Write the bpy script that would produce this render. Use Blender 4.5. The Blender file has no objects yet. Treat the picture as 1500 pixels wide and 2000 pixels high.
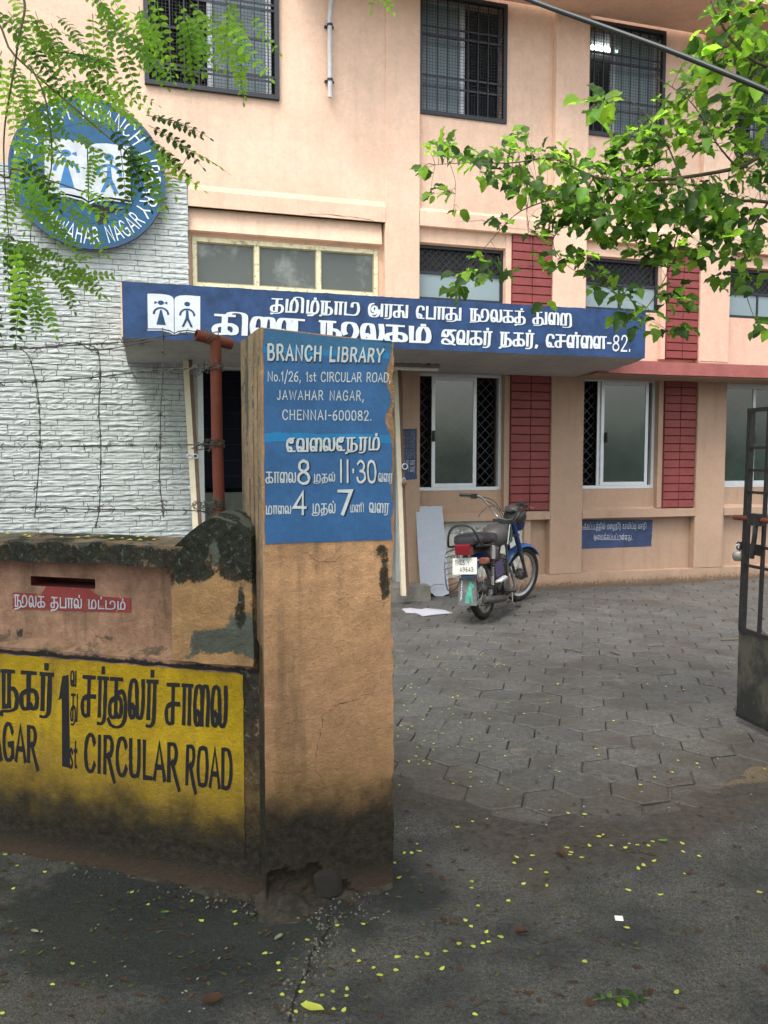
import bpy, math, random
from math import sin, cos, pi, radians, atan, hypot
from mathutils import Vector, Matrix, noise as mnoise
random.seed(7)
SC = bpy.context.scene
COL = SC.collection
# ---------------------------------------------------------------- camera
FPX = 1560.0; PITCH = atan(105/FPX); EYE = 1.6
cam = bpy.data.cameras.new('camera'); cam.sensor_fit = 'VERTICAL'; cam.sensor_height = 36
cam.lens = 36*FPX/2000; cam.clip_end = 400; cam.clip_start = .05
camo = bpy.data.objects.new('camera', cam); COL.objects.link(camo)
camo.location = (0, 0, EYE); camo.rotation_euler = (pi/2-PITCH, 0, 0); SC.camera = camo
# ---------------------------------------------------------------- sky, sun, exposure
SUN_EL = radians(62); SUN_AZ = radians(205)      # azimuth from +Y, clockwise
wd = bpy.data.worlds.new('World'); SC.world = wd; wd.use_nodes = True
nt = wd.node_tree; bg = nt.nodes['Background']
sky = nt.nodes.new('ShaderNodeTexSky'); sky.sky_type = 'NISHITA'; sky.sun_disc = False
sky.sun_elevation = SUN_EL; sky.sun_rotation = SUN_AZ; sky.air_density = 1.2; sky.dust_density = 4; sky.ozone_density = 1
hs = nt.nodes.new('ShaderNodeHueSaturation'); hs.inputs['Saturation'].default_value = .35
nt.links.new(sky.outputs[0], hs.inputs['Color']); nt.links.new(hs.outputs[0], bg.inputs['Color'])
bg.inputs['Strength'].default_value = .15
sl = bpy.data.lights.new('sun', 'SUN'); sl.energy = 1.0; sl.angle = radians(25); sl.color = (1, .96, .9)
so = bpy.data.objects.new('sun', sl); COL.objects.link(so)
sdir = Vector((sin(SUN_AZ)*cos(SUN_EL), cos(SUN_AZ)*cos(SUN_EL), sin(SUN_EL)))
so.rotation_euler = sdir.to_track_quat('Z', 'Y').to_euler(); so.location = (0, 0, 20)
vs_ = SC.view_settings; vs_.view_transform = 'Standard'; vs_.look = 'None'; vs_.gamma = 1; vs_.use_curve_mapping = False
vs_.exposure = 1.45
SC.cycles.max_bounces = 6; SC.cycles.transparent_max_bounces = 12
# ---------------------------------------------------------------- geometry of the view (to turn measurements into places)
cp_, sp_ = cos(PITCH), sin(PITCH)
def ray(px, py):
    a = (px-750)/FPX; b = (1000-py)/FPX
    return (a, cp_+b*sp_, -sp_+b*cp_)
def ground(px, py, z=0):
    r = ray(px, py); t = (z-EYE)/r[2]; return (r[0]*t, r[1]*t, z)
def at(px, py, Y):
    r = ray(px, py); t = Y/r[1]; return (r[0]*t, Y, EYE+r[2]*t)
def proj(x, y, z):
    z -= EYE; d = y*cp_-z*sp_; v = y*sp_+z*cp_
    return (750+FPX*x/d, 1000-FPX*v/d) if d > .05 else (-9999, -9999)
class Plane:
    """a vertical plane with its own frame: x along, y into it, z up"""
    def __init__(s, o, yaw): s.o = o; s.yaw = yaw; s.c = cos(yaw); s.s = sin(yaw)
    def uz(s, px, py, d=0):
        r = ray(px, py); ox, oy = s.o[0]+d*s.s, s.o[1]-d*s.c
        t = (ox*s.s-oy*s.c)/(r[0]*s.s-r[1]*s.c); x, y = r[0]*t, r[1]*t
        return ((x-s.o[0])*s.c+(y-s.o[1])*s.s, EYE+r[2]*t)
    def w(s, x, y, z): return (s.o[0]+x*s.c-y*s.s, s.o[1]+x*s.s+y*s.c, z)
    def px(s, x, y, z): return proj(*s.w(x, y, z))
    def quad(s, pts, d=0):
        """map (s,t,h) of a quad given by its four picture corners TL TR BR BL on this plane"""
        q = [s.uz(p[0], p[1], d) for p in pts]
        def f(a, b, h):
            tx = q[0][0]+(q[1][0]-q[0][0])*a; tz = q[0][1]+(q[1][1]-q[0][1])*a
            bx = q[3][0]+(q[2][0]-q[3][0])*a; bz = q[3][1]+(q[2][1]-q[3][1])*a
            return (bx+(tx-bx)*b, -d-h, bz+(tz-bz)*b)
        return f
FA = Plane(ground(1221, 1143), radians(16))          # front of the library
WA = Plane((-.447, 2.805, 0), radians(-16.5))           # street wall
PI_ = Plane((-.415, 2.72, 0), radians(20.7))            # gate pillar face
# ---------------------------------------------------------------- objects
def link(o, parent=None):
    COL.objects.link(o)
    if parent is not None: o.parent = parent
    return o
def mesh(name, vs, fs, mat, parent=None, smooth=False, attr=None, mats=None, mi=None):
    m = bpy.data.meshes.new(name); m.from_pydata(vs, [], fs)
    for x in (mats or [mat]): m.materials.append(x)
    if mi: m.polygons.foreach_set('material_index', mi)
    if smooth: m.polygons.foreach_set('use_smooth', [True]*len(m.polygons))
    if attr:
        a = m.attributes.new('mask', 'FLOAT_COLOR', 'POINT'); buf = []
        for v in vs: buf += list(attr(*v))+[1]
        a.data.foreach_set('color', buf)
    m.update()
    return link(bpy.data.objects.new(name, m), parent)
def tag(o, label=None, cat=None, group=None, kind=None):
    if label: o['label'] = label
    if cat: o['category'] = cat
    if group: o['group'] = group
    if kind: o['kind'] = kind
    return o
def thing(name, label, cat, loc=(0, 0, 0), rz=0, group=None):
    o = bpy.data.objects.new(name, None); o.empty_display_size = .1
    link(o); o.location = loc; o.rotation_euler = (0, 0, rz); return tag(o, label, cat, group)
class MB:
    def __init__(s): s.v = []; s.f = []; s.mi = []
    def add(s, vs, fs, mi=0):
        b = len(s.v); s.v += [tuple(p) for p in vs]; s.f += [tuple(i+b for i in f) for f in fs]; s.mi += [mi]*len(fs); return s
    def box(s, x0, x1, y0, y1, z0, z1, mi=0):
        vs = [(x, y, z) for x in (x0, x1) for y in (y0, y1) for z in (z0, z1)]
        return s.add(vs, [(0, 1, 3, 2), (4, 6, 7, 5), (0, 4, 5, 1), (2, 3, 7, 6), (0, 2, 6, 4), (1, 5, 7, 3)], mi)
    def cbox(s, x0, x1, y0, y1, z0, z1, c=.006, mi=0):
        """box with a chamfered front (y0) rim"""
        a = [(x0, y1, z0), (x1, y1, z0), (x1, y1, z1), (x0, y1, z1)]
        b = [(x0, y0+c, z0), (x1, y0+c, z0), (x1, y0+c, z1), (x0, y0+c, z1)]
        d = [(x0+c, y0, z0+c), (x1-c, y0, z0+c), (x1-c, y0, z1-c), (x0+c, y0, z1-c)]
        fs = [(3, 2, 1, 0), (8, 9, 10, 11)]
        for i in range(4):
            j = (i+1) % 4; fs += [(i, j, 4+j, 4+i), (4+i, 4+j, 8+j, 8+i)]
        return s.add(a+b+d, fs, mi)
    def tube(s, pts, r, n=8, mi=0, cap=True, flat=None):
        pts = [Vector(p) for p in pts]; k = len(pts); rr = r if isinstance(r, (list, tuple)) else [r]*k
        t0 = (pts[1]-pts[0]).normalized(); up = Vector((0, 0, 1)) if abs(t0.z) < .9 else Vector((1, 0, 0))
        a = t0.cross(up).normalized(); vs = []
        for i in range(k):
            t = (pts[min(i+1, k-1)]-pts[max(i-1, 0)]).normalized()
            a = (a-t*a.dot(t)).normalized(); b = t.cross(a)
            for j in range(n):
                w = 2*pi*j/n; vs.append(pts[i]+(a*cos(w)+b*sin(w)*(flat or 1))*rr[i])
        fs = [(i*n+j, i*n+(j+1) % n, (i+1)*n+(j+1) % n, (i+1)*n+j) for i in range(k-1) for j in range(n)]
        if cap: fs += [tuple(range(n))[::-1], tuple((k-1)*n+j for j in range(n))]
        return s.add(vs, fs, mi)
    def lathe(s, prof, M=None, n=20, mi=0, a0=0, a1=2*pi):
        """profile (r,h) turned about z, then placed by M"""
        full = abs(a1-a0-2*pi) < 1e-6; m = n if full else n+1; vs = []
        for r, h in prof:
            for j in range(m):
                w = a0+(a1-a0)*j/n; v = Vector((r*cos(w), r*sin(w), h)); vs.append(M @ v if M else v)
        fs = [(i*m+j, i*m+(j+1) % m, (i+1)*m+(j+1) % m, (i+1)*m+j) for i in range(len(prof)-1) for j in range(n)]
        return s.add(vs, fs, mi)
    def prism(s, poly, y0, y1, mi=0):
        """polygon in x,z pushed from y0 to y1"""
        n = len(poly); vs = [(x, y0, z) for x, z in poly]+[(x, y1, z) for x, z in poly]
        return s.add(vs, [tuple(range(n)), tuple(range(2*n-1, n-1, -1))]+[(i, (i+1) % n+0, n+(i+1) % n, n+i) for i in range(n)], mi)
    def rough(s, x0, x1, y0, y1, z0, z1, seg, amp, fr=9, fn=None, faces='xXyYzZ', mi=0):
        """a box of small quads whose points are moved by 3-D noise"""
        def d(p):
            p = Vector(p)
            if fn: p = Vector(fn(*p))
            q = mnoise.noise_vector(p*fr)*amp+mnoise.noise_vector(p*fr*3.1)*amp*.35
            return tuple(p+q)
        def grid(o, a, b):
            na = max(1, round(a.length/seg)); nb = max(1, round(b.length/seg)); m = nb+1
            vs = [d(o+a*(i/na)+b*(j/nb)) for i in range(na+1) for j in range(nb+1)]
            s.add(vs, [(i*m+j, i*m+j+1, (i+1)*m+j+1, (i+1)*m+j) for i in range(na) for j in range(nb)], mi)
        X, Y, Z = Vector((x1-x0, 0, 0)), Vector((0, y1-y0, 0)), Vector((0, 0, z1-z0)); O = Vector((x0, y0, z0))
        if 'y' in faces: grid(O, Z, X)
        if 'Y' in faces: grid(O+Y, X, Z)
        if 'x' in faces: grid(O, Y, Z)
        if 'X' in faces: grid(O+X, Z, Y)
        if 'z' in faces: grid(O, X, Y)
        if 'Z' in faces: grid(O+Z, Y, X)
        return s
    def build(s, name, mat, parent=None, smooth=False, attr=None):
        ms = mat if isinstance(mat, list) else None
        return mesh(name, s.v, s.f, None if ms else mat, parent, smooth, attr, ms, s.mi if ms else None)
def autosmooth(o, deg=35):
    """smooth shading with sharp creases, set on the mesh itself"""
    m = o.data; m.polygons.foreach_set('use_smooth', [True]*len(m.polygons))
    try: m.set_sharp_from_angle(angle=radians(deg))
    except Exception: pass
    return o
def smooth3(pts, k=5): return smooth(pts, k)
# ---------------------------------------------------------------- materials
class NT:
    def __init__(s, name, rough=.8, spec=.3, metal=0):
        s.m = bpy.data.materials.new(name); s.m.use_nodes = True; s.t = s.m.node_tree
        s.b = s.t.nodes['Principled BSDF']; s.b.inputs['Roughness'].default_value = rough
        s.b.inputs['Specular IOR Level'].default_value = spec; s.b.inputs['Metallic'].default_value = metal
        s.geo = s.n('ShaderNodeNewGeometry').outputs['Position']
    def n(s, k, **kw):
        x = s.t.nodes.new(k)
        for a, b in kw.items(): setattr(x, a, b)
        return x
    def put(s, sock, v):
        if hasattr(v, 'links') or isinstance(v, bpy.types.NodeSocket): s.t.links.new(v, sock)
        else: sock.default_value = (*v, 1) if isinstance(v, tuple) and len(v) == 3 and sock.type == 'RGBA' else v
    def obj(s): return s.n('ShaderNodeTexCoord').outputs['Object']
    def scale(s, vec, sc):
        m = s.n('ShaderNodeMapping'); s.t.links.new(vec, m.inputs[0]); m.inputs['Scale'].default_value = sc; return m.outputs[0]
    def noise(s, scale=5, detail=4, rough=.55, vec=None, dist=0):
        x = s.n('ShaderNodeTexNoise'); s.t.links.new(vec or s.geo, x.inputs['Vector'])
        x.inputs['Scale'].default_value = scale; x.inputs['Detail'].default_value = detail
        x.inputs['Roughness'].default_value = rough; x.inputs['Distortion'].default_value = dist; return x.outputs['Fac']
    def vor(s, scale=5, vec=None, feature='F1'):
        x = s.n('ShaderNodeTexVoronoi', feature=feature); s.t.links.new(vec or s.geo, x.inputs['Vector']); x.inputs['Scale'].default_value = scale; return x.outputs['Distance']
    def rng(s, v, a, b, c=0.0, d=1.0):
        x = s.n('ShaderNodeMapRange', interpolation_type='SMOOTHSTEP'); s.put(x.inputs[0], v)
        for i, q in enumerate((a, b, c, d)): x.inputs[1+i].default_value = q
        return x.outputs[0]
    def op(s, k, a, b=0.0):
        x = s.n('ShaderNodeMath', operation=k); s.put(x.inputs[0], a); s.put(x.inputs[1], b); return x.outputs[0]
    def mix(s, f, a, b):
        x = s.n('ShaderNodeMix', data_type='RGBA'); s.put(x.inputs[0], f); s.put(x.inputs[6], a); s.put(x.inputs[7], b); return x.outputs[2]
    def mul(s, a, f):
        """colour times a scalar socket"""
        x = s.n('ShaderNodeVectorMath', operation='SCALE'); s.put(x.inputs[0], a); s.put(x.inputs['Scale'], f); return x.outputs[0]
    def z(s): 
        x = s.n('ShaderNodeSeparateXYZ'); s.t.links.new(s.geo, x.inputs[0]); return x.outputs[2]
    def mask(s):
        a = s.n('ShaderNodeAttribute', attribute_name='mask'); x = s.n('ShaderNodeSeparateColor'); s.t.links.new(a.outputs['Color'], x.inputs[0]); return x.outputs
    def col(s, c): s.put(s.b.inputs['Base Color'], c); return s
    def rough(s, v): s.put(s.b.inputs['Roughness'], v); return s
    def bump(s, h, st=.3, dist=.01):
        x = s.n('ShaderNodeBump'); x.inputs['Strength'].default_value = st; x.inputs['Distance'].default_value = dist; s.put(x.inputs['Height'], h)
        s.t.links.new(x.outputs[0], s.b.inputs['Normal']); return s
def simple(name, c, rough=.6, spec=.4, metal=0, var=.12, vs=14, bump=0, bs=80, grime=None, gs=10):
    t = NT(name, rough, spec, metal); f = t.rng(t.noise(vs, 5, .6, t.obj()), .25, .75, 1-var, 1+var)
    k = t.mul(c, f)
    if grime: k = t.mix(t.rng(t.noise(gs, 6, .7, t.obj()), .5, .68), k, grime)
    t.col(k)
    if bump: t.bump(t.noise(bs, 4, .6, t.obj()), bump, .004)
    return t.m
def plaster(name, c, var=.08, streak=.12, c2=None, mould=None, bump=.25, fade=None, dirt=True):
    """painted cement plaster; mould=(z_top,z_full) blackens the foot in ragged patches"""
    t = NT(name, .85, .2)
    n1 = t.noise(1.1, 3, .5); n2 = t.noise(9, 5, .65)
    k = t.mul(c, t.rng(n1, .3, .7, 1-var, 1+var)); 
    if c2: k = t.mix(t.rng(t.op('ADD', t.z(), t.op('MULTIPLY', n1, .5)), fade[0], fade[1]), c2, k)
    k = t.mul(k, t.rng(n2, .3, .72, 1-var*.6, 1+var*.5))
    st = t.noise(1, 5, .6, t.scale(t.geo, (9, 9, .9)))
    k = t.mix(t.rng(st, .50, .70, 0, streak), k, (.12, .085, .05))
    st2 = t.noise(1, 5, .65, t.scale(t.geo, (14, 14, 1.6)))
    k = t.mix(t.rng(st2, .56, .72, 0, streak*.5), k, (.10, .075, .05))
    k = t.mul(k, t.rng(t.noise(24, 6, .72), .3, .72, 1-var*.7, 1+var*.6))
    k = t.mix(t.rng(t.noise(60, 3, .6), .64, .72, 0, .4), k, (.16, .12, .08))
    k = t.mix(t.rng(t.noise(4.2, 6, .75), .60, .68, 0, var*1.6), k, t.mul(c, 1.18)); k = t.mix(t.rng(t.noise(3.1, 6, .75), .60, .70, 0, var*1.5), k, t.mul(c, .62))
    mk = t.mask(); big = t.noise(7, 6, .68); fine = t.noise(38, 5, .7)
    nn = t.op('ADD', t.op('MULTIPLY', big, .7), t.op('MULTIPLY', fine, .3))
    def m(ch, lo=.42, hi=.56): return t.rng(t.op('ADD', mk[ch], t.op('MULTIPLY', t.op('SUBTRACT', nn, .5), 1.7)), lo, hi)
    k = t.mix(m(1), k, t.mul((.105, .112, .095), t.rng(big, .3, .7, .7, 1.3)))
    k = t.mix(m(2), k, t.mul((.115, .078, .06), t.rng(fine, .3, .7, .6, 1.5)))
    k = t.mix(t.op('MULTIPLY', m(0), .94), k, t.mul((.013, .0135, .011), t.rng(fine, .3, .75, .6, 3.4)))
    k = t.mix(t.op('MULTIPLY', m(0), t.rng(t.noise(48, 6, .75), .57, .63, 0, .6)), k, (.19, .195, .165))
    if mould:
        zz = t.op('ADD', t.z(), t.op('MULTIPLY', t.op('SUBTRACT', nn, .5), -.42))
        k = t.mix(t.rng(zz, mould[0]+.34, mould[1]+.04, 0, .7), k, t.mul((.17, .105, .035), t.rng(fine, .3, .7, .5, 1.3)))
        k = t.mix(t.rng(zz, mould[0]+.06, mould[1]-.02, 0, .97), k, t.mul((.020, .018, .014), t.rng(fine, .3, .75, .5, 2.0)))
        zg = t.op('ADD', t.z(), t.op('MULTIPLY', t.op('SUBTRACT', fine, .5), .25))
        k = t.mix(t.rng(zg, .1, .03, 0, .7), k, (.075, .05, .036))
    t.col(k)
    t.bump(t.op('ADD', t.noise(170, 5, .7), t.op('MULTIPLY', t.noise(55, 4, .65), 1.4)), min(1, bump*1.5), .009)
    return t.m
# ---------------------------------------------------------------- brush lettering
# a glyph = (advance, [strokes]); a stroke = points; first item 's' = smooth curve
LOOP = ['s', (.34,.30), (.20,.33), (.09,.18), (.20,.0), (.36,.06), (.40,.2), (.3,.3)]
ARCH = ['s', (.10,.12), (.04,.5), (.12,.88), (.32,1), (.50,.86), (.54,.5), (.54,0)]
KA = [[(.08,1),(.80,1)], [(.44,1),(.44,0)],
      ['s',(.44,0),(.18,-.02),(.03,.16),(.08,.40),(.44,.5)]]
G = {
 'க': (1.02, KA+[['s',(.44,.5),(.74,.5),(.92,.36),(.92,.12),(.74,0),(.6,.08)]]),
 'கு': (1.22, KA+[['s',(.44,.5),(.68,.5),(.82,.34),(.80,.1),(.66,0),(.54,.06)], ['s',(.62,.64),(.9,.66),(1.1,.42),(1.1,.0),(.92,-.3),(.55,-.42),(.15,-.34),(-.06,-.1)]]),
 'ச': (.98, [[(.08,1),(.82,1)], [(.46,1),(.46,.02)], ['s',(.46,0),(.2,-.02),(.03,.16),(.08,.42),(.46,.5)], [(.46,.5),(.88,.5)]]),
 'சு': (1.3, [[(.08,1),(.72,1)], [(.46,1),(.46,.02)], ['s',(.46,0),(.2,-.02),(.03,.16),(.08,.42),(.46,.5)], ['s',(.46,.5),(.75,.5),(.84,.3),(.9,.02),(1.15,0)], [(1.15,1),(1.15,0)]]),
 'ட': (.85, [[(.12,1),(.12,0),(.8,0)]]),
 'டு': (1.42, [[(.12,1),(.12,0),(.5,0)], ['s',(.5,0),(.85,-.02),(1.15,.12),(1.26,.5),(1.16,.92),(.92,1.02),(.70,.9),(.68,.66)]]),
 'த': (1.05, KA+[['s',(.44,.5),(.78,.5),(.94,.28),(.86,-.04),(.55,-.26),(.12,-.26),(.1,-.4)]]),
 'து': (1.45, KA+[['s',(.44,.5),(.78,.5),(.94,.28),(.86,-.04),(.55,-.26),(.12,-.26)], ['s',(.92,.2),(1.05,0),(1.28,0)], [(1.28,1),(1.28,0)]]),
 'ந': (1.08, [[(.06,1),(.72,1)], [(.16,1),(.16,0),(.3,0)], [(.48,1),(.48,0)], ['s',(.48,.52),(.78,.5),(.95,.28),(.86,-.02),(.55,-.16),(.1,-.2),(.02,-.36)]]),
 'நூ': (1.9, [[(.06,1),(.66,1)], [(.16,1),(.16,0),(.3,0)], [(.48,1),(.48,0)], ['s',(.48,.52),(.76,.5),(.92,.28),(.84,-.02),(.5,-.18),(.08,-.24)], ['s',(.9,.22),(1.02,.0),(1.3,-.02),(1.6,.1),(1.74,.5),(1.62,.9),(1.36,1.02),(1.16,.84),(1.14,.5),(1.2,.34)]]),
 'ப': (.98, [[(.12,1),(.12,0),(.84,0),(.84,1)]]),
 'பு': (1.1, [[(.12,1),(.12,0),(.9,0)], [(.6,0),(.6,1)], ['s',(.6,1),(.86,1),(.98,.7),(.98,-.4)]]),
 'ம': (1.12, [[(.12,1),(.12,0),(.78,0)], ['s',(.48,0),(.48,.62),(.62,.97),(.84,.96),(.98,.66),(.98,.22),(.86,0),(.78,0)]]),
 'மு': (1.2, [[(.12,1),(.12,0),(.78,0)], ['s',(.48,0),(.48,.62),(.62,.97),(.84,.96),(1.0,.66),(1.02,.1),(.86,-.28),(.45,-.38),(.05,-.34),(-.02,-.1)]]),
 'ர': (.72, [[(.04,1),(.66,1)], [(.14,1),(.14,0)], ['s',(.52,1),(.52,.3),(.48,-.12),(.3,-.3),(.08,-.3)]]),
 'ா': (.72, [[(.04,1),(.66,1)], [(.14,1),(.14,0)], [(.52,1),(.52,0)]]),
 'ல': (1.1, [LOOP, ['s',(.10,.12),(.04,.5),(.12,.88),(.32,1),(.5,.86),(.56,.45),(.6,.1),(.76,0),(.92,.12),(.98,.5),(.94,1)]]),
 'வ': (1.06, [LOOP, ['s',(.10,.12),(.04,.5),(.12,.88),(.34,1),(.54,.86),(.58,.5),(.54,.12),(.4,0)], [(.3,0),(.92,0),(.92,1)]]),
 'ழ': (1.12, [[(.12,1),(.12,0),(.78,0)], ['s',(.48,0),(.48,.62),(.62,.97),(.84,.96),(.98,.66),(.98,.22),(.8,-.05),(.5,-.24),(.24,-.3),(.3,-.42),(.6,-.36)]]),
 'ள': (1.2, [LOOP, ARCH, [(.54,0),(.8,0)], [(.44,1),(1.14,1)], [(.8,1),(.8,0)]]),
 'ற': (1.2, [['s',(.1,0),(.1,.6),(.2,.95),(.36,.98),(.5,.8),(.54,.4),(.54,0)], [(.1,0),(.54,0)], ['s',(.54,.6),(.66,.95),(.86,1),(1.02,.8),(1.06,.3),(1.0,-.2),(.7,-.36),(.3,-.34)]]),
 'ன': (1.22, [LOOP, ARCH, ['s',(.54,.55),(.6,.9),(.76,1)], [(.7,1),(1.16,1)], [(.96,1),(.96,0)]]),
 'ண': (1.62, [LOOP, ARCH, ['s',(.54,.55),(.62,.92),(.78,1),(.94,.86),(.98,.5),(.98,0)], ['s',(.98,.55),(1.04,.9),(1.18,1)], [(1.12,1),(1.56,1)], [(1.38,1),(1.38,0)]]),
 'ஜ': (1.2, [['s',(.06,.55),(.1,.86),(.3,1),(.5,.9),(.5,.62),(.3,.52),(.2,.66)], [(.5,1),(1.1,1)], ['s',(.94,1),(.66,.8),(.86,.6),(1.0,.3),(.8,.02),(.4,-.04),(.1,.06),(.14,.28),(.45,.3),(.9,.0),(1.12,-.1)]]),
 'அ': (1.3, [['s',(.62,.5),(.50,.36),(.34,.42),(.30,.62),(.44,.78),(.62,.72),(.68,.5),(.6,.24),(.36,.14),(.2,.2)], ['s',(.36,1.02),(.12,.9),(.02,.55),(.10,.14),(.34,-.1),(.66,-.06),(.86,.2),(.88,.48)], [(.66,.48),(1.14,.48)], [(1.14,1),(1.14,0)]]),
 'இ': (1.3, [['s',(.5,.5),(.34,.44),(.24,.6),(.34,.8),(.6,.78),(.7,.5),(.5,.3),(.2,.3),(.05,.1),(.3,-.1),(.7,-.05),(1.1,.1),(1.1,.5),(.9,.6)]]),
 'ி': (.42, [['s',(-.52,1.04),(-.46,1.3),(-.2,1.4),(.08,1.32),(.2,1.0),(.22,.4),(.22,0)]]),
 'ீ': (.46, [['s',(-.4,1.04),(-.36,1.3),(-.1,1.4),(.14,1.32),(.24,1.0),(.24,0)], ['s',(.24,1.1),(.34,1.4),(.16,1.5),(.1,1.36)]]),
 'ெ': (.72, [LOOP, ['s',(.10,.12),(.03,.5),(.12,.88),(.34,1),(.56,.9),(.6,.72)], [(.24,0),(.62,0)]]),
 'ே': (.76, [LOOP, ['s',(.10,.12),(.03,.5),(.1,.85),(.3,1.05),(.5,.95),(.46,.7),(.28,.72),(.3,.95),(.6,1.05)], [(.24,0),(.66,0)]]),
 'ை': (1.06, [LOOP, ARCH, ['s',(.54,.5),(.6,.9),(.76,1),(.92,.88),(.96,.5),(.92,0)]]),
 '்': (0, [[(-.50,1.2),(-.50,1.42)]]),
 ' ': (.55, []), '்s': (0, []),
 # latin
 'A': (.86, [[(.06,0),(.42,1),(.80,0)], [(.2,.34),(.66,.34)]]),
 'B': (.82, [[(.12,0),(.12,1)], ['s',(.12,1),(.5,1),(.64,.78),(.5,.54),(.12,.54)], ['s',(.12,.54),(.56,.54),(.72,.28),(.54,0),(.12,0)]]),
 'C': (.84, [['s',(.74,.80),(.56,1),(.3,.98),(.1,.7),(.1,.3),(.3,.02),(.56,0),(.76,.2)]]),
 'D': (.88, [[(.12,0),(.12,1)], ['s',(.12,1),(.5,1),(.76,.74),(.76,.28),(.5,0),(.12,0)]]),
 'E': (.72, [[(.66,1),(.12,1),(.12,0),(.68,0)], [(.12,.52),(.58,.52)]]),
 'G': (.9, [['s',(.76,.8),(.56,1),(.3,.98),(.1,.7),(.1,.3),(.3,.02),(.56,0),(.78,.14)], [(.78,.1),(.78,.44),(.5,.44)]]),
 'H': (.88, [[(.12,0),(.12,1)], [(.74,0),(.74,1)], [(.12,.52),(.74,.52)]]),
 'I': (.34, [[(.16,0),(.16,1)]]),
 'J': (.6, [['s',(.44,1),(.44,.5),(.42,.1),(.2,-.02),(.04,.14)]]),
 'K': (.82, [[(.12,0),(.12,1)], [(.7,1),(.12,.4)], [(.3,.56),(.74,0)]]),
 'L': (.68, [[(.12,1),(.12,0),(.62,0)]]),
 'N': (.9, [[(.12,0),(.12,1),(.76,0),(.76,1)]]),
 'O': (.94, [['s',(.46,1),(.2,.92),(.08,.5),(.2,.08),(.46,0),(.74,.08),(.84,.5),(.74,.92),(.46,1)]]),
 'R': (.84, [[(.12,0),(.12,1)], ['s',(.12,1),(.5,1),(.66,.76),(.5,.5),(.12,.5)], [(.42,.5),(.76,0)]]),
 'Q': (.84, [[(.12,0),(.12,1)], ['s',(.12,1),(.5,1),(.66,.76),(.5,.5),(.12,.5)], [(.36,.5),(.66,.05),(.86,-.34)]]),
 'S': (.76, [['s',(.64,.84),(.44,1),(.2,.96),(.1,.76),(.26,.56),(.52,.46),(.66,.26),(.5,.02),(.24,0),(.06,.18)]]),
 'T': (.76, [[(.04,1),(.72,1)], [(.38,1),(.38,0)]]),
 'U': (.88, [['s',(.12,1),(.12,.5),(.16,.12),(.42,0),(.68,.12),(.74,.5),(.74,1)]]),
 'W': (1.16, [[(.06,1),(.30,0),(.56,.9),(.82,0),(1.08,1)]]),
 'X': (.8, [[(.08,0),(.72,1)], [(.08,1),(.72,0)]]),
 'Y': (.8, [[(.04,1),(.4,.48),(.76,1)], [(.4,.48),(.4,0)]]),
 'P': (.8, [[(.12,0),(.12,1)], ['s',(.12,1),(.5,1),(.66,.76),(.5,.5),(.12,.5)]]),
 'M': (1.0, [[(.12,0),(.12,1),(.5,.3),(.88,1),(.88,0)]]),
 'o': (.66, [['s',(.33,.66),(.12,.56),(.08,.3),(.2,.02),(.4,0),(.56,.2),(.54,.5),(.33,.66)]]),
 's': (.54, [['s',(.44,.56),(.26,.68),(.1,.52),(.3,.34),(.46,.16),(.26,-.02),(.06,.1)]]),
 't': (.48, [['s',(.2,.95),(.2,.3),(.26,.04),(.42,.04)], [(.04,.64),(.42,.64)]]),
 '.': (.3, [[(.14,0),(.14,.1)]]), ',': (.32, [[(.18,.08),(.1,-.2)]]),
 '/': (.5, [[(.02,-.28),(.46,1.2)]]), '-': (.48, [[(.06,.48),(.42,.48)]]), '·': (.3, [[(.14,.46),(.14,.58)]]),
 '0': (.78, [['s',(.38,1),(.16,.9),(.08,.5),(.16,.1),(.38,0),(.6,.1),(.7,.5),(.6,.9),(.38,1)]]),
 '1': (.44, [[(.04,.78),(.24,1),(.24,0)]]), 'l': (.42, [[(.2,1),(.2,0)]]),
 '2': (.76, [['s',(.1,.76),(.2,.98),(.5,1),(.64,.76),(.5,.48),(.1,0)], [(.1,0),(.68,0)]]),
 '3': (.74, [['s',(.1,.86),(.34,1),(.6,.86),(.54,.6),(.3,.52)], ['s',(.3,.52),(.62,.44),(.66,.16),(.4,0),(.14,.04),(.06,.2)]]),
 '4': (.78, [[(.56,0),(.56,1),(.06,.3),(.72,.3)]]),
 '5': (.74, [[(.6,1),(.16,1),(.12,.54)], ['s',(.12,.54),(.42,.62),(.64,.4),(.56,.08),(.3,0),(.06,.12)]]),
 '6': (.76, [['s',(.58,1),(.26,.8),(.1,.4),(.2,.04),(.46,0),(.64,.2),(.56,.5),(.3,.54),(.12,.34)]]),
 '7': (.7, [[(.06,1),(.64,1),(.24,0)]]),
 '8': (.78, [['s',(.38,1),(.16,.9),(.16,.64),(.38,.52),(.64,.38),(.66,.12),(.38,0),(.1,.12),(.12,.38),(.38,.52),(.6,.66),(.6,.9),(.38,1)]]),
 '9': (.76, [['s',(.62,.62),(.46,.46),(.2,.5),(.1,.76),(.24,.98),(.52,.98),(.64,.72),(.56,.3),(.24,0)]]),
}
DBL = ['கு','சு','டு','து','நூ','பு','மு']
def split_text(t):
    out=[]; i=0
    while i<len(t):
        if t[i:i+2] in DBL: out.append(t[i:i+2]); i+=2
        elif t[i] in ('ை','ெ','ே') and out: out.insert(len(out)-1, t[i]); i+=1
        elif t[i]=='ொ': out.insert(len(out)-1,'ெ'); out.append('ா'); i+=1
        else: out.append(t[i]); i+=1
    return out
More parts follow.
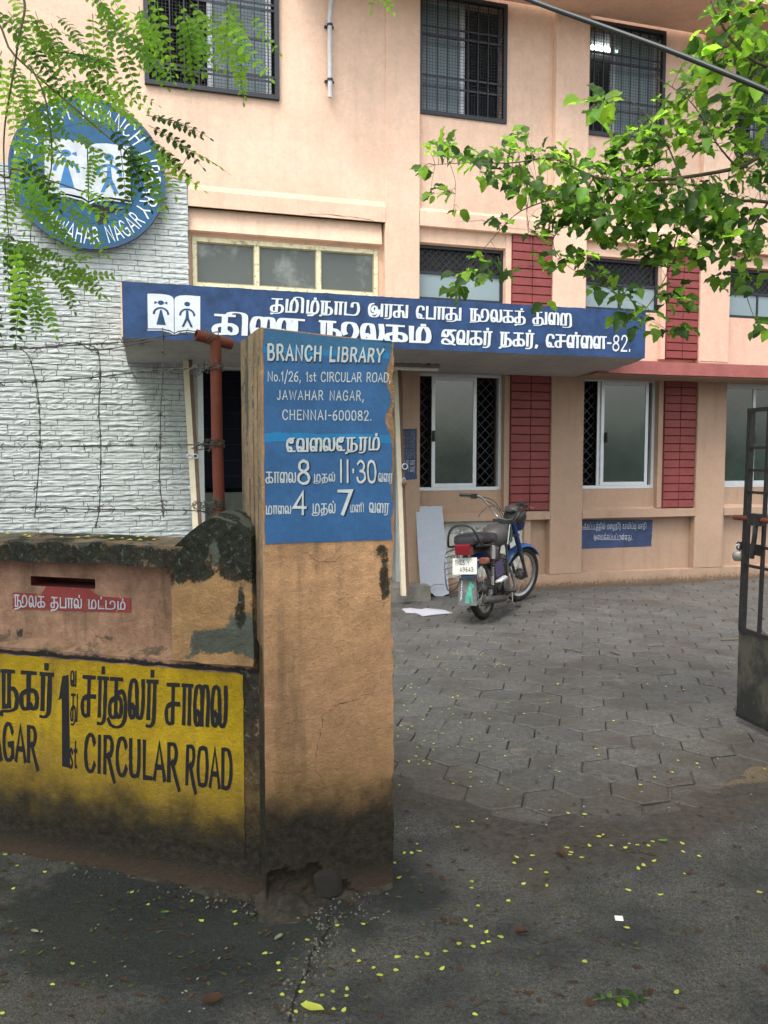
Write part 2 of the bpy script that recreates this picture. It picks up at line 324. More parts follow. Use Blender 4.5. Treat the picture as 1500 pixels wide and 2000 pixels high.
def smooth(pts, k=4):
    r=[]
    n=len(pts)
    for i in range(n-1):
        p0=pts[max(i-1,0)]; p1=pts[i]; p2=pts[i+1]; p3=pts[min(i+2,n-1)]
        for j in range(k):
            t=j/k
            r.append(tuple(.5*((2*b)+(-a+c)*t+(2*a-5*b+4*c-d)*t*t+(-a+3*b-3*c+d)*t**3) for a,b,c,d in zip(p0,p1,p2,p3)))
    r.append(tuple(pts[-1])); return r
def layout(t, gap=.1):
    """strokes of a line of text in em units, plus its width"""
    x=0; out=[]
    for g in split_text(t):
        adv,st=G[g]
        for s in st:
            sm = s[0]=='s'
            p=[(a+x,b) for a,b in (s[1:] if sm else s)]
            out.append(smooth(p) if sm else p)
        x+=adv+(gap if adv else 0)
    return out, x
def ribbon(pts, wx, wy, wob, rng):
    """left and right edge points of a brush stroke with an elliptical brush"""
    n=len(pts); L=[]; R=[]
    for i in range(n):
        a=pts[max(i-1,0)]; b=pts[min(i+1,n-1)]
        dx,dy=b[0]-a[0],b[1]-a[1]
        if 0<i<n-1:
            d1=(pts[i][0]-a[0],pts[i][1]-a[1]); d2=(b[0]-pts[i][0],b[1]-pts[i][1])
            l1=math.hypot(*d1) or 1; l2=math.hypot(*d2) or 1
            dx=d1[0]/l1+d2[0]/l2; dy=d1[1]/l1+d2[1]/l2
            cosh=max(.5,math.hypot(dx,dy)/2)
        else: cosh=1
        l=math.hypot(dx,dy) or 1; nx,ny=-dy/l,dx/l
        h=math.sqrt((nx*wx)**2+(ny*wy)**2)/2/cosh*(1+rng.uniform(-wob,wob))
        ex=ey=0
        if i in (0,n-1):
            s=-1 if i==0 else 1
            c=math.sqrt((dx/l*wx)**2+(dy/l*wy)**2)*.42
            ex,ey=s*dx/l*c,s*dy/l*c
        L.append((pts[i][0]+nx*h+ex,pts[i][1]+ny*h+ey)); R.append((pts[i][0]-nx*h+ex,pts[i][1]-ny*h+ey))
    return L,R
def lettering(name, text, mp, mat, parent, wx=.2, wy=.13, gap=.1, wob=.06, lift=0, off=(0,0), seed=1, squash=1):
    """paint a line of text; mp(s,t,h) maps s 0..1 along, t 0..1 up, h metres proud, to a point"""
    rng=random.Random(seed); strokes,W=layout(text,gap); vs=[]; fs=[]
    for k,s in enumerate(strokes):
        if len(s)==2:
            (ax,ay),(bx,by)=s; s=[(ax+(bx-ax)*j/3,ay+(by-ay)*j/3) for j in range(4)]
        L,R=ribbon(s,wx,wy,wob,rng); b=len(vs)
        for i in range(len(s)):
            for p in (L[i],R[i]):
                y=p[1]+off[1]; y=y*squash if y<0 else (1+(y-1)*squash if y>1 else y)
                vs.append(mp((p[0]+off[0])/W,y,lift+k*.00004+i*.000004))
        fs+=[(b+2*i,b+2*i+1,b+2*i+3,b+2*i+2) for i in range(len(s)-1)]
    return mesh(name,vs,fs,mat,parent)
M = {}
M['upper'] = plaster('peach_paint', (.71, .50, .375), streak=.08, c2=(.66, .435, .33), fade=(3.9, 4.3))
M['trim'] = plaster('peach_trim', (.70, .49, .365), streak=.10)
M['lower'] = plaster('shaded_orange_peach_paint', (.39, .265, .19), streak=.16, var=.06, mould=(-.13, -.2))  # orange-peach paint, darkened partly for the shade of ledge and trees
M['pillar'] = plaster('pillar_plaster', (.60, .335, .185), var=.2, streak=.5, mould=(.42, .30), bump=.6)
M['wall'] = plaster('street_wall_plaster', (.43, .25, .17), var=.3, streak=.6, mould=(.34, .22), bump=.55)
M['yellow'] = plaster('yellow_wall_paint', (.48, .315, .014), var=.2, streak=.4, mould=(.34, .21), bump=.55)
M['cement'] = plaster('bare_cement', (.14, .145, .125), var=.3, streak=.5, bump=.6)
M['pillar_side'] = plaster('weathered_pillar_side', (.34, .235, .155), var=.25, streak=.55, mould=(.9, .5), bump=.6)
M['grey_cement'] = plaster('step_cement', (.2, .19, .17), var=.2, streak=.3, bump=.5)
M['soffit'] = plaster('canopy_underside', (.42, .40, .37), var=.1, streak=.2)
M['redwall'] = plaster('red_wash', (.30, .055, .045), var=.2, streak=.3, bump=.4)
def paint(name, c, rough=.55, wear=.0, wearc=(.5, .3, .2), var=.12, bump=.3, ws=30):
    t = NT(name, rough, .35); n = t.noise(6, 5, .65)
    k = t.mul(c, t.rng(n, .3, .7, 1-var, 1+var)); k = t.mul(k, t.rng(t.noise(45, 4, .7), .3, .7, .93, 1.06))
    if wear: k = t.mix(t.rng(t.noise(ws, 6, .75), .62-wear, .66-wear+.03), k, wearc)
    t.col(k); t.bump(t.op('ADD', t.noise(130, 4, .6), t.op('MULTIPLY', t.noise(26, 4, .6), 1.2)), bump, .005); return t.m
M['blue'] = paint('bright_blue_paint', (.042, .135, .33), wear=-.02, wearc=(.09, .2, .45))
M['bluetop'] = paint('weathered_blue_paint', (.05, .16, .33), wear=.04, wearc=(.045, .09, .15))
M['cyan'] = paint('cyan_paint_band', (.02, .22, .50), wear=-.03, wearc=(.04, .18, .48))
M['navy'] = paint('navy_sign_paint', (.018, .050, .138), var=.3)
M['navy2'] = paint('faded_navy_notice', (.035, .055, .125), var=.3)
M['white'] = paint('white_letter_paint', (.62, .66, .70), var=.07, wear=-.06, wearc=(.35, .45, .6))
M['white2'] = paint('thin_white_paint', (.42, .44, .50), var=.12, wear=.0, wearc=(.2, .25, .4))
M['dim'] = paint('faded_letter_paint', (.16, .17, .20), var=.3, wear=.08, wearc=(.05, .06, .1), ws=60)
M['shadow'] = paint('dark_blue_letter_edge', (.012, .018, .05))
M['black'] = paint('black_letter_paint', (.009, .009, .012), wear=-.06, wearc=(.3, .2, .03), ws=55)
M['redtile'] = paint('red_oxide_paint', (.20, .046, .043), rough=.6, var=.12, bump=.15)
M['chajja'] = paint('red_ledge_paint', (.30, .095, .085), rough=.7, wear=-.04, wearc=(.3, .2, .15))
M['redsign'] = paint('dull_red_paint', (.24, .035, .03), wear=.02, wearc=(.4, .22, .15))
M['disc'] = paint('disc_blue_paint', (.012, .082, .175), rough=.35, wear=-.05, wearc=(.03, .05, .07), ws=7)
M['discdark'] = paint('disc_rim_paint', (.03, .07, .14), wear=.0, wearc=(.03, .025, .02))
M['book'] = paint('book_white_paint', (.48, .52, .56), wear=-.05, wearc=(.4, .42, .42), ws=8)
M['bookblue'] = paint('figure_blue_paint', (.035, .16, .38))
def brickmat():
    t = NT('white_washed_stone', .75, .3); n = t.noise(22, 5, .65)
    k = t.mul((.42, .455, .452), t.rng(n, .3, .7, .86, 1.08))
    k = t.mix(t.rng(t.noise(3, 4, .6), .5, .75, 0, .5), k, (.24, .26, .245)); k = t.mix(t.rng(t.noise(1, 5, .65, t.scale(t.geo, (8, 8, .8))), .52, .7, 0, .3), k, (.14, .15, .13))
    t.col(k); t.bump(t.noise(40, 6, .7), .7, .01); return t.m
M['stone'] = brickmat()
M['mortar'] = simple('dark_joint_mortar', (.15, .165, .165), .95, .1, bump=.3)
M['alu'] = simple('aluminium_frame', (.60, .63, .65), .4, .5, .35, var=.06)
M['cream'] = simple('cream_window_paint', (.62, .57, .38), .6, var=.1, grime=(.25, .2, .12), gs=18)
M['iron'] = simple('dark_blue_iron_paint', (.011, .015, .022), .5, .5, var=.2)
M['blackiron'] = simple('black_gate_paint', (.016, .016, .018), .42, .5, var=.25, grime=(.06, .035, .022), gs=25, bump=.25)
M['plastic'] = simple('black_plastic', (.02, .02, .02), .4, .5)
M['jamb'] = simple('cream_jamb_paint', (.62, .55, .42), .6, var=.07)
M['jambbrown'] = simple('brown_primer', (.12, .07, .05), .7)
def gateplate():
    t = NT('worn_gate_plate', .5, .5); k = t.mix(t.rng(t.noise(5, 6, .7), .42, .62), (.022, .022, .022), (.075, .07, .055))
    t.col(t.mix(t.rng(t.noise(16, 5, .7), .6, .7), k, (.10, .07, .05))); t.bump(t.noise(14, 4, .6), .35, .01); return t.m
M['plate'] = gateplate()
def rust():
    t = NT('red_oxide_rust', .75, .3); k = t.mix(t.noise(25, 6, .7), (.11, .026, .018), (.20, .055, .035))
    t.col(t.mix(t.rng(t.noise(9, 6, .7, t.scale(t.geo, (3, 3, .6))), .5, .7), k, (.09, .035, .025))); t.bump(t.noise(60, 5, .7), .5, .004); return t.m
M['rust'] = rust()
M['wire'] = simple('galvanised_wire', (.12, .115, .105), .6, .4, .5, var=.3)
M['pvc'] = simple('grey_pvc', (.5, .5, .5), .5)
def glass(name, c, tr, rough=.04, streak=0):
    t = NT(name, rough, .5); out = t.t.nodes['Material Output']
    t.col(t.mul(c, t.rng(t.noise(4, 4, .6), .3, .7, .7, 1.3)))
    if streak: t.col(t.mix(t.rng(t.noise(2.6, 5, .65), .48, .7, 0, streak), c, (.52, .54, .52)))
    tp = t.n('ShaderNodeBsdfTransparent'); tp.inputs[0].default_value = (.75, .85, .8, 1); mx = t.n('ShaderNodeMixShader'); mx.inputs[0].default_value = tr
    t.t.links.new(t.b.outputs[0], mx.inputs[1]); t.t.links.new(tp.outputs[0], mx.inputs[2]); t.t.links.new(mx.outputs[0], out.inputs['Surface']); return t.m
M['glass'] = glass('dark_green_glass', (.045, .075, .062), .30); M['glass'].node_tree.nodes['Principled BSDF'].inputs['IOR'].default_value = 1.8; M['glass'].node_tree.nodes['Principled BSDF'].inputs['Specular IOR Level'].default_value = .8  # green base colour stands in for part of the trees' reflection
M['frost'] = glass('frosted_glass', (.10, .115, .11), .22, .45, .35)
M['frost2'] = glass('pale_blue_glass', (.26, .34, .37), .25, .35, .25)
M['room'] = simple('room_paint', (.4, .42, .4), .9)
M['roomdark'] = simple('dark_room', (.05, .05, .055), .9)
def emit(name, c, s):
    t = NT(name); t.b.inputs['Emission Color'].default_value = (*c, 1); t.b.inputs['Emission Strength'].default_value = s; return t.m
M['tube'] = emit('lit_fluorescent_tube', (.92, .97, 1), 14)
M['tubeoff'] = simple('white_batten', (.6, .58, .52), .5)
M['marble'] = simple('grey_marble', (.55, .55, .50), .35, .5, var=.12, vs=5, grime=(.42, .38, .32), gs=6)
M['laminate'] = simple('white_laminate', (.36, .39, .46), .4, .5, var=.05, grime=(.42, .44, .48), gs=5)
M['sheet'] = simple('white_plastic_sheet', (.38, .39, .44), .4, .5, var=.06)
def paving():
    t = NT('cement_paver', .7, .35); rnd = t.n('ShaderNodeObjectInfo').outputs['Random']
    base = t.mix(t.noise(1.6, 4, .6), (.050, .051, .052), (.100, .094, .085))
    k = t.mul(base, t.rng(rnd, 0, 1, .9, 1.1))
    k = t.mul(k, t.rng(t.noise(30, 6, .78), .3, .7, .6, 1.4)); k = t.mul(k, t.rng(t.noise(120, 4, .7), .3, .7, .75, 1.3))
    k = t.mix(t.rng(t.noise(2.1, 6, .7), .5, .66, 0, .7), k, (.052, .043, .034))
    k = t.mix(t.rng(t.noise(3.3, 5, .6), .62, .70, 0, .5), k, (.17, .15, .115))
    sx = t.n('ShaderNodeSeparateXYZ'); t.t.links.new(t.geo, sx.inputs[0])
    e = t.op('SUBTRACT', t.op('SUBTRACT', sx.outputs[1], t.rng(sx.outputs[0], 1.0, 2.0, 3.32, 3.95)), t.rng(sx.outputs[0], .15, .6, .5, 0.0))
    dm = t.rng(t.op('ADD', e, t.op('MULTIPLY', t.op('SUBTRACT', t.noise(3.2, 6, .7), .5), 2.6)), .75, .0, 0, .92)
    k = t.mix(dm, k, t.mul((.060, .052, .044), t.rng(t.noise(40, 6, .75), .3, .7, .5, 1.5)))
    t.col(k); t.rough(t.rng(t.noise(1.3, 4, .6), .35, .65, .42, .85)); t.bump(t.op('ADD', t.noise(70, 5, .7), t.op('MULTIPLY', t.noise(14, 4, .6), 1.5)), .45, .008); return t.m
M['paver'] = paving()
M['bed'] = simple('dark_wet_soil', (.042, .035, .029), .9, .2, var=.3, bump=.5, bs=50)
def asphalt():
    t = NT('wet_worn_asphalt', .55, .4); mk = t.mask(); f = t.noise(190, 3, .7)
    k = t.mix(t.rng(t.noise(1.9, 5, .65), .32, .68), (.034, .036, .038), (.108, .100, .092)); k = t.mix(t.rng(t.noise(1.1, 4, .6, t.scale(t.geo, (2.2, .7, 1))), .5, .7, 0, .45), k, (.082, .064, .052)); k = t.mix(t.rng(t.noise(9, 6, .75), .56, .7, 0, .45), k, (.022, .023, .022))
    k = t.mul(k, t.rng(f, .3, .7, .45, 1.7)); k = t.mul(k, t.rng(t.noise(70, 5, .75), .3, .7, .6, 1.45))
    big = t.noise(6, 6, .7); nn = t.op('SUBTRACT', big, .5)
    k = t.mix(t.rng(t.op('ADD', mk[0], nn), .38, .6, 0, .85), k, t.mul((.074, .060, .049), t.rng(t.noise(24, 6, .75), .3, .7, .5, 1.5)))
    k = t.mix(t.rng(t.op('ADD', mk[1], nn), .38, .6, 0, .9), k, t.mul((.2, .15, .095), t.rng(t.noise(90, 4, .7), .3, .7, .5, 1.4)))
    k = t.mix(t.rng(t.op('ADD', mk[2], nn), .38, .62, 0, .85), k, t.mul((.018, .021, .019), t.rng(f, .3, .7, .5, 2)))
    k = t.mix(t.rng(t.vor(60), .16, .08, 0, .55), k, (.17, .15, .13)); k = t.mix(t.rng(t.vor(38), .12, .07, 0, .7), k, (.012, .012, .012))
    t.col(k); t.rough(t.rng(t.op('ADD', t.noise(1.5, 5, .65), t.op('MULTIPLY', mk[0], .25)), .38, .62, .22, .8))
    t.bump(t.op('ADD', t.noise(150, 5, .8), t.op('MULTIPLY', t.noise(40, 5, .7), 1.6)), 1, .014); return t.m
M['asphalt'] = asphalt()
M['dirt'] = simple('mud_and_rubble', (.032, .025, .020), .85, .3, var=.5, vs=40, bump=1, bs=60, grime=(.016, .016, .014), gs=16)
def leafmat(name, c, tc, var=.3, rough=.4):
    t = NT(name, max(rough, .5), .3); rnd = t.n('ShaderNodeObjectInfo').outputs['Random']
    f = t.op('MULTIPLY', t.rng(rnd, 0, 1, 1-var, 1+var), t.rng(t.noise(5, 3), .3, .7, .75, 1.25))
    k = t.mul(c, f); t.col(k); out = t.t.nodes['Material Output']
    tl = t.n('ShaderNodeBsdfTranslucent'); t.put(tl.inputs[0], t.mul(tc, f)); mx = t.n('ShaderNodeMixShader'); mx.inputs[0].default_value = .55
    t.t.links.new(t.b.outputs[0], mx.inputs[1]); t.t.links.new(tl.outputs[0], mx.inputs[2]); t.t.links.new(mx.outputs[0], out.inputs['Surface']); return t.m
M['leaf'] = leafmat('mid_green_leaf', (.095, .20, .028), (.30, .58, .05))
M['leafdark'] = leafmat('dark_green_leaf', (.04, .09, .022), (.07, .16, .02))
M['leafpale'] = leafmat('sunlit_pale_leaf', (.19, .35, .035), (.46, .76, .06))  # brighter tone of leaves in sun, put into the leaf colour
M['leafyellow'] = leafmat('fallen_yellow_leaf', (.85, .88, .16), (.8, .8, .1), .1, .6)
M['leafwhite'] = leafmat('faded_petal', (.5, .48, .33), (.2, .2, .1), .2, .7)
M['leafbrown'] = leafmat('dry_brown_leaf', (.13, .07, .045), (.05, .03, .02), .3, .7)
M['bark'] = simple('grey_brown_bark', (.13, .105, .075), .9, .2, var=.3, bump=.5)
M['cable'] = simple('black_cable_rubber', (.015, .02, .025), .5, .4)
# ================================================================= library building (local frame FA)
def wall_holes(mb, u0, u1, z0, z1, yf, yb, holes):
    us = sorted({u0, u1, *[h[0] for h in holes], *[h[1] for h in holes]}); zs = sorted({z0, z1, *[h[2] for h in holes], *[h[3] for h in holes]})
    us = [u for u in us if u0 <= u <= u1]; zs = [z for z in zs if z0 <= z <= z1]
    def hole(i, j):
        if i < 0 or j < 0 or i >= len(us)-1 or j >= len(zs)-1: return True
        a = (us[i]+us[i+1])/2; b = (zs[j]+zs[j+1])/2
        return any(h[0] < a < h[1] and h[2] < b < h[3] for h in holes)
    for i in range(len(us)-1):
        for j in range(len(zs)-1):
            if hole(i, j): continue
            a, b, c, d = us[i], us[i+1], zs[j], zs[j+1]
            mb.add([(a, yf, c), (b, yf, c), (b, yf, d), (a, yf, d)], [(0, 1, 2, 3)])
            mb.add([(a, yb, c), (b, yb, c), (b, yb, d), (a, yb, d)], [(3, 2, 1, 0)])
            if hole(i-1, j): mb.add([(a, yf, c), (a, yf, d), (a, yb, d), (a, yb, c)], [(0, 1, 2, 3)])
            if hole(i+1, j): mb.add([(b, yf, c), (b, yb, c), (b, yb, d), (b, yf, d)], [(0, 1, 2, 3)])
            if hole(i, j-1): mb.add([(a, yf, c), (a, yb, c), (b, yb, c), (b, yf, c)], [(0, 1, 2, 3)])
            if hole(i, j+1): mb.add([(a, yf, d), (b, yf, d), (b, yb, d), (a, yb, d)], [(0, 1, 2, 3)])
BLD = thing('library_building', 'two storey peach plastered library with red brick panels, white stone cladding and blue lettered canopy', 'building', FA.o, FA.yaw)
PIT = 2.1
pil = [(-3.15, -2.745), (-1.06, -.62), (1.01, 1.45), (3.11, 3.55), (5.21, 5.65)]
wins = [(pil[i][1], pil[i][1]+1.09) for i in range(4)]
panels = [(pil[i][1]+1.16, pil[i+1][0]) for i in range(4)]
UE = 5.65; UW = -9.5
# ground floor wall, set back .12 between the pilasters
mb = MB()
holes = [(w[0], w[1], 1.217, 2.60) for w in wins]
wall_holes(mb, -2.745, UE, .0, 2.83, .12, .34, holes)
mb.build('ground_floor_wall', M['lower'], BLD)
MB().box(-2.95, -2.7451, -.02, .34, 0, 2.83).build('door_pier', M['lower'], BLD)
# first floor: above the canopy and ledge up to the band
mb = MB(); holes = [(w[0], w[1], 3.43, 4.06) for w in wins]+[(-5.26, -3.21, 3.42, 3.95)]
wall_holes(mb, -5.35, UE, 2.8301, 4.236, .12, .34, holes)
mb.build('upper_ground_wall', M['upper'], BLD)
mb = MB(); holes = [(w[0], w[1], 5.50, 6.84) for w in wins]+[(-5.71, -4.33, 5.415, 6.84)]
wall_holes(mb, -3.15, UE, 4.43, 7.6, .09, .32, [h for h in holes if h[0] > -3])
mb.build('first_floor_wall', M['upper'], BLD)
mb = MB(); wall_holes(mb, UW, -3.1501, 4.236, 7.6, .02, .32, [h for h in holes if h[0] < -5])
mb.build('first_floor_wall', M['upper'], BLD)
mb = MB().box(UW, -5.35, .03, .34, 0, 4.2359); mb.build('wall_behind_cladding', M['mortar'], BLD)
# floor band and pilasters
for a, b in zip([-5.349]+[p[1] for p in pil[:4]], [p[0] for p in pil]):
    mb = MB(); y = -.0
    mb.prism([(0, 0), (1, 0), (1, 1), (0, 1)], 0, 1) if False else None
    t = .0 if a > -5 else .02
    vs = [(a, 0, 4.236), (b, 0, 4.236), (b, .12, 4.236), (a, .12, 4.236), (a, 0, 4.40), (b, 0, 4.40), (b, .0899 if a > -5 else .0199, 4.46), (a, .0899 if a > -5 else .0199, 4.46)]
    mb.add(vs, [(0, 1, 5, 4), (4, 5, 6, 7), (0, 3, 2, 1)]); mb.build('floor_band', M['trim'], BLD)
mb = MB()
mb.add([(-5.349, .035, 4.0), (-3.18, .035, 4.0), (-3.18, .12, 4.0), (-5.349, .12, 4.0), (-5.349, .075, 4.2355), (-3.18, .075, 4.2355)], [(0, 1, 5, 4), (0, 3, 2, 1), (1, 2, 5)])
mb.build('window_lintel', M['trim'], BLD)
for w in wins: MB().box(w[0]+.001, w[1]+.06, .07, .1195, 4.07, 4.2355).build('window_lintel', M['trim'], BLD)
for i, (a, b) in enumerate(pil):
    mb = MB().cbox(a, b, 0, .12, .175, 2.83, .008) if i else MB()
    mb.cbox(a, b, 0, .12, 2.8305, 7.6, .008) if True else None
    mb.build('pilaster', M['upper'] if i == 0 else M['lower'], BLD) if i == 0 else None
    if i:
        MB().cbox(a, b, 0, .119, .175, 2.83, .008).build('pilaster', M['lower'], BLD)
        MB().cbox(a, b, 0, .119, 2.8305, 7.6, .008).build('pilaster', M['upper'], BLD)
# plinth, sill ledges
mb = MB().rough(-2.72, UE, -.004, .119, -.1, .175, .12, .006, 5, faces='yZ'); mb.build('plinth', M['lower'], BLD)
for i in range(4):
    a, b = pil[i][1], pil[i+1][0]
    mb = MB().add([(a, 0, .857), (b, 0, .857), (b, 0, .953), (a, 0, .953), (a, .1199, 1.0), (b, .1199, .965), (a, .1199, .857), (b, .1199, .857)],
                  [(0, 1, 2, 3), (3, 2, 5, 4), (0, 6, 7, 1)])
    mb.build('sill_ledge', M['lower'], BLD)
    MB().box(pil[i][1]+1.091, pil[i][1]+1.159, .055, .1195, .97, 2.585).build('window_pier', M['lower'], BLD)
    MB().box(pil[i][1]+1.091, pil[i][1]+1.159, .055, .1195, 2.85, 4.235).build('window_pier', M['upper'], BLD)
# red brick panels, each brick a piece
def tile_mesh(seed):
    r = random.Random(seed); mb = MB(); c = .05
    x0, x1, z0, z1 = 0, 1, 0, 1; j = lambda: r.uniform(-.012, .012)
    a = [(x0, 1, z0), (x1, 1, z0), (x1, 1, z1), (x0, 1, z1)]; b = [(x0+.01+j(), j()*2, z0+.05+j()), (x1-.01+j(), j()*2, z0+.05+j()), (x1-.01+j(), j()*2, z1-.05+j()), (x0+.01+j(), j()*2, z1-.05+j())]
    fs = [(4, 5, 6, 7)]
    for i in range(4): k = (i+1) % 4; fs.append((i, k, 4+k, 4+i))
    mb.add(a+b, fs); m = bpy.data.meshes.new('brick'); m.from_pydata(mb.v, [], mb.f); m.materials.append(M['redtile']); return m
TM = [tile_mesh(i) for i in range(6)]
def brick_panel(a, b, z0, z1, ch):
    p = MB().box(a, b, .045, .1195, z0, z1).build('brick_panel', simple_cache('brick_joint', (.10, .02, .02)), BLD)
    n = round((z1-z0)/ch); h = (z1-z0)/n; mid = a+(b-a)*.5
    for r in range(n):
        for c0, c1 in ((a+.006, mid-.003), (mid+.003, b-.006)):
            o = bpy.data.objects.new('brick', random.choice(TM)); link(o, p)
            o.location = (c0, .028+random.uniform(-.003, .003), z0+r*h+.003); o.scale = (c1-c0, .02, h-.006)
_sc = {}
def simple_cache(n, c):
    if n not in _sc: _sc[n] = simple(n, c, .9)
    return _sc[n]
for i, (a, b) in enumerate(panels[:3]):
    brick_panel(a, b, .967, 2.60, .102)
    brick_panel(a, b, 2.86, 4.235, .098)
# red concrete ledge over the ground-floor windows
mb = MB().rough(-.75, UE, -.5, .119, 2.59, 2.74, .25, .004, 3, faces='xXyzZ'); mb.build('red_ledge', M['chajja'], BLD)
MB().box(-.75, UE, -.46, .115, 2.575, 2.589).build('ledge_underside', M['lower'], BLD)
# roof slab over the upper windows and the body behind
MB().box(-4.2, UE, -.75, .02, 6.845, 7.0).build('roof_overhang', M['trim'], BLD)
MB().box(UW, UE, .3201, 6.2, 7.5, 7.62).build('roof_slab', M['trim'], BLD)
mb = MB(); mb.box(UW, UE, 6.0, 6.2, 0, 7.499); mb.box(UW-.2, UW, .02, 6.2, 0, 7.62); mb.box(UE+.001, UE+.2, .0, 6.2, 0, 7.62)
mb.build('rear_wall', M['upper'], BLD)
mb = MB(); mb.box(UW+.01, UE-.01, .341, 5.99, 4.25, 4.40); mb.box(UW+.01, UE-.01, .341, 5.99, -.02, .17); mb.box(UW+.01, UE-.01, .341, 5.99, 7.1, 7.2)
mb.build('floor_slab', M['room'], BLD)
mb = MB(); mb.box(-3.0, -2.9, .345, 5.99, .18, 4.24); mb.box(-.3, -.2, 1.9, 5.99, .18, 4.24); mb.box(-5.6, -5.5, .345, 5.99, .18, 4.24)
mb.box(-3.6, -3.5, .345, 5.99, 4.41, 7.09); mb.box(1.2, 1.3, .345, 5.99, 4.41, 7.09)
mb.build('inner_wall', M['room'], BLD)
# white rough stone cladding
CL = MB().box(-9.4, -5.30, .0, .0295, 0, 4.50).build('stone_cladding', M['mortar'], BLD)
def stone_mesh(seed):
    r = random.Random(seed); nx, nz = 6, 3; vs = []; fs = []
    off = Vector((seed*7.3, 2.1, 3.3))
    for i in range(nx+1):
        for j in range(nz+1):
            e = 0 if (i in (0, nx) or j in (0, nz)) else 1
            n = mnoise.noise(Vector((i*.55, j*.8, 0))+off)
            tilt = (.35-.7*(j/nz))*(.8 if e else .5)
            y = -.45-(.12*e+.55*n*(.35+.65*e))-tilt*.55
            vs.append((i/nx+(r.uniform(-.03, .03) if 0 < i < nx else r.uniform(-.006, .006)), y, j/nz+(r.uniform(-.09, .09) if 0 < j < nz else r.uniform(-.04, .04))))
    for i in range(nx):
        for j in range(nz): a = i*(nz+1)+j; fs.append((a, a+nz+1, a+nz+2, a+1))
    b = len(vs); vs += [(0, .3, 0), (1, .3, 0), (1, .3, 1), (0, .3, 1)]
    lo = [i*(nz+1) for i in range(nx+1)]; hi = [i*(nz+1)+nz for i in range(nx+1)]; le = list(range(nz+1)); ri = [nx*(nz+1)+j for j in range(nz+1)]
    fs += [tuple([b, b+1]+lo[::-1]), tuple([b+3]+hi+[b+2])[::1], tuple([b+3, b]+le)[::-1], tuple([b+1, b+2]+ri[::-1])]
    return vs, fs
SV = [stone_mesh(i) for i in range(14)]; SMs = []
for v, f in SV:
    m = bpy.data.meshes.new('stone'); m.from_pydata(v, [], f); m.materials.append(M['stone']); SMs.append(m)
stones = []; z = .0; row = 0; rs = random.Random(3)
while z < 4.47:
    h = rs.uniform(.051, .061); h = min(h, 4.50-z); u = -5.302+rs.uniform(-.004, .004); L = rs.choice([.12, .2, .27, .33])
    while u > -7.9:
        stones.append((u-L, u, z, h)); u -= L; L = rs.choice([.15, .2, .24, .28, .33, .38, .42])*rs.uniform(.9, 1.1)
    z += h; row += 1
vis = []; rest = []
for s in stones:
    p = FA.px((s[0]+s[1])/2, -.03, s[2]+s[3]/2)
    hid = (p[1] > 1030) or p[0] < -5 or hypot(p[0]-172, p[1]-340) < 140 or (p[0] > 235 and 560 < p[1] < 665)
    (rest if hid else vis).append(s)
vis.sort(key=lambda s: -(s[1]-s[0])*s[3]); rest += vis[300:]; vis = vis[:300]
def scl(s): return (s[1]-s[0]-.006, rs.uniform(.013, .022), s[3]-.006)
for s in vis:
    o = bpy.data.objects.new('stone', rs.choice(SMs)); link(o, CL); o.location = (s[0]+.0035, -.001, s[2]+.0035); o.scale = scl(s)
mb = MB()
for s in rest:
    v, f = rs.choice(SV); k = scl(s); mb.add([(s[0]+.0035+p[0]*k[0], -.001+p[1]*k[1], s[2]+.0035+p[2]*k[2]) for p in v], f)
tag(mb.build('remaining_stones', M['stone'], CL), kind='stuff')
# ---------------------------------------------------------------- windows
def bars(mb, x0, x1, z0, z1, y, n, r=.006, vert=True, rr=None):
    for i in range(n):
        t = (i+.5)/n
        if vert: mb.box(x0+(x1-x0)*t-r, x0+(x1-x0)*t+r, y-r, y+r, z0, z1)
def mesh_net(x0, x1, z0, z1, y, step, r, diag=False):
    """woven wire as thin flat-sided rods"""
    mb = MB()
    if not diag:
        n = int((x1-x0)/step); m = int((z1-z0)/step)
        for i in range(1, n): x = x0+(x1-x0)*i/n; mb.box(x-r, x+r, y-r, y+r, z0, z1)
        for j in range(1, m): z_ = z0+(z1-z0)*j/m; mb.box(x0, x1, y+r*1.1, y+r*3, z_-r, z_+r)
        return mb
    W, Hh = x1-x0, z1-z0
    for sgn in (1, -1):
        k = -Hh if sgn > 0 else 0
        c = -Hh-W
        while c < W+Hh:
            # line z = sgn*(x - c)
            pts = []
            for x in (0, W):
                zz = sgn*(x-c)
                if 0 <= zz <= Hh: pts.append((x, zz))
            for zz in (0, Hh):
                x = c+sgn*zz
                if 0 < x < W: pts.append((x, zz))
            if len(pts) >= 2 and hypot(pts[0][0]-pts[1][0], pts[0][1]-pts[1][1]) > .02:
                (ax, az), (bx, bz) = pts[:2]; dx, dz = bx-ax, bz-az; l = hypot(dx, dz); nx, nz = -dz/l*r, dx/l*r; yy = y+(0 if sgn > 0 else r*2.2)
                vs = [(x0+ax+nx, yy, z0+az+nz), (x0+ax-nx, yy, z0+az-nz), (x0+bx-nx, yy, z0+bz-nz), (x0+bx+nx, yy, z0+bz+nz)]
                mb.add(vs+[(a, b+r*2, c_) for a, b, c_ in vs], [(0, 1, 2, 3), (7, 6, 5, 4), (0, 3, 7, 4), (1, 5, 6, 2)])
            c += step
    return mb
def frame_mb(x0, x1, z0, z1, y0, y1, w, wb=None):
    wb = wb or w; mb = MB()
    mb.box(x0, x0+w, y0, y1, z0, z1); mb.box(x1-w, x1, y0, y1, z0, z1)
    mb.box(x0+w+.0002, x1-w-.0002, y0, y1, z0, z0+wb); mb.box(x0+w+.0002, x1-w-.0002, y0, y1, z1-w, z1); return mb
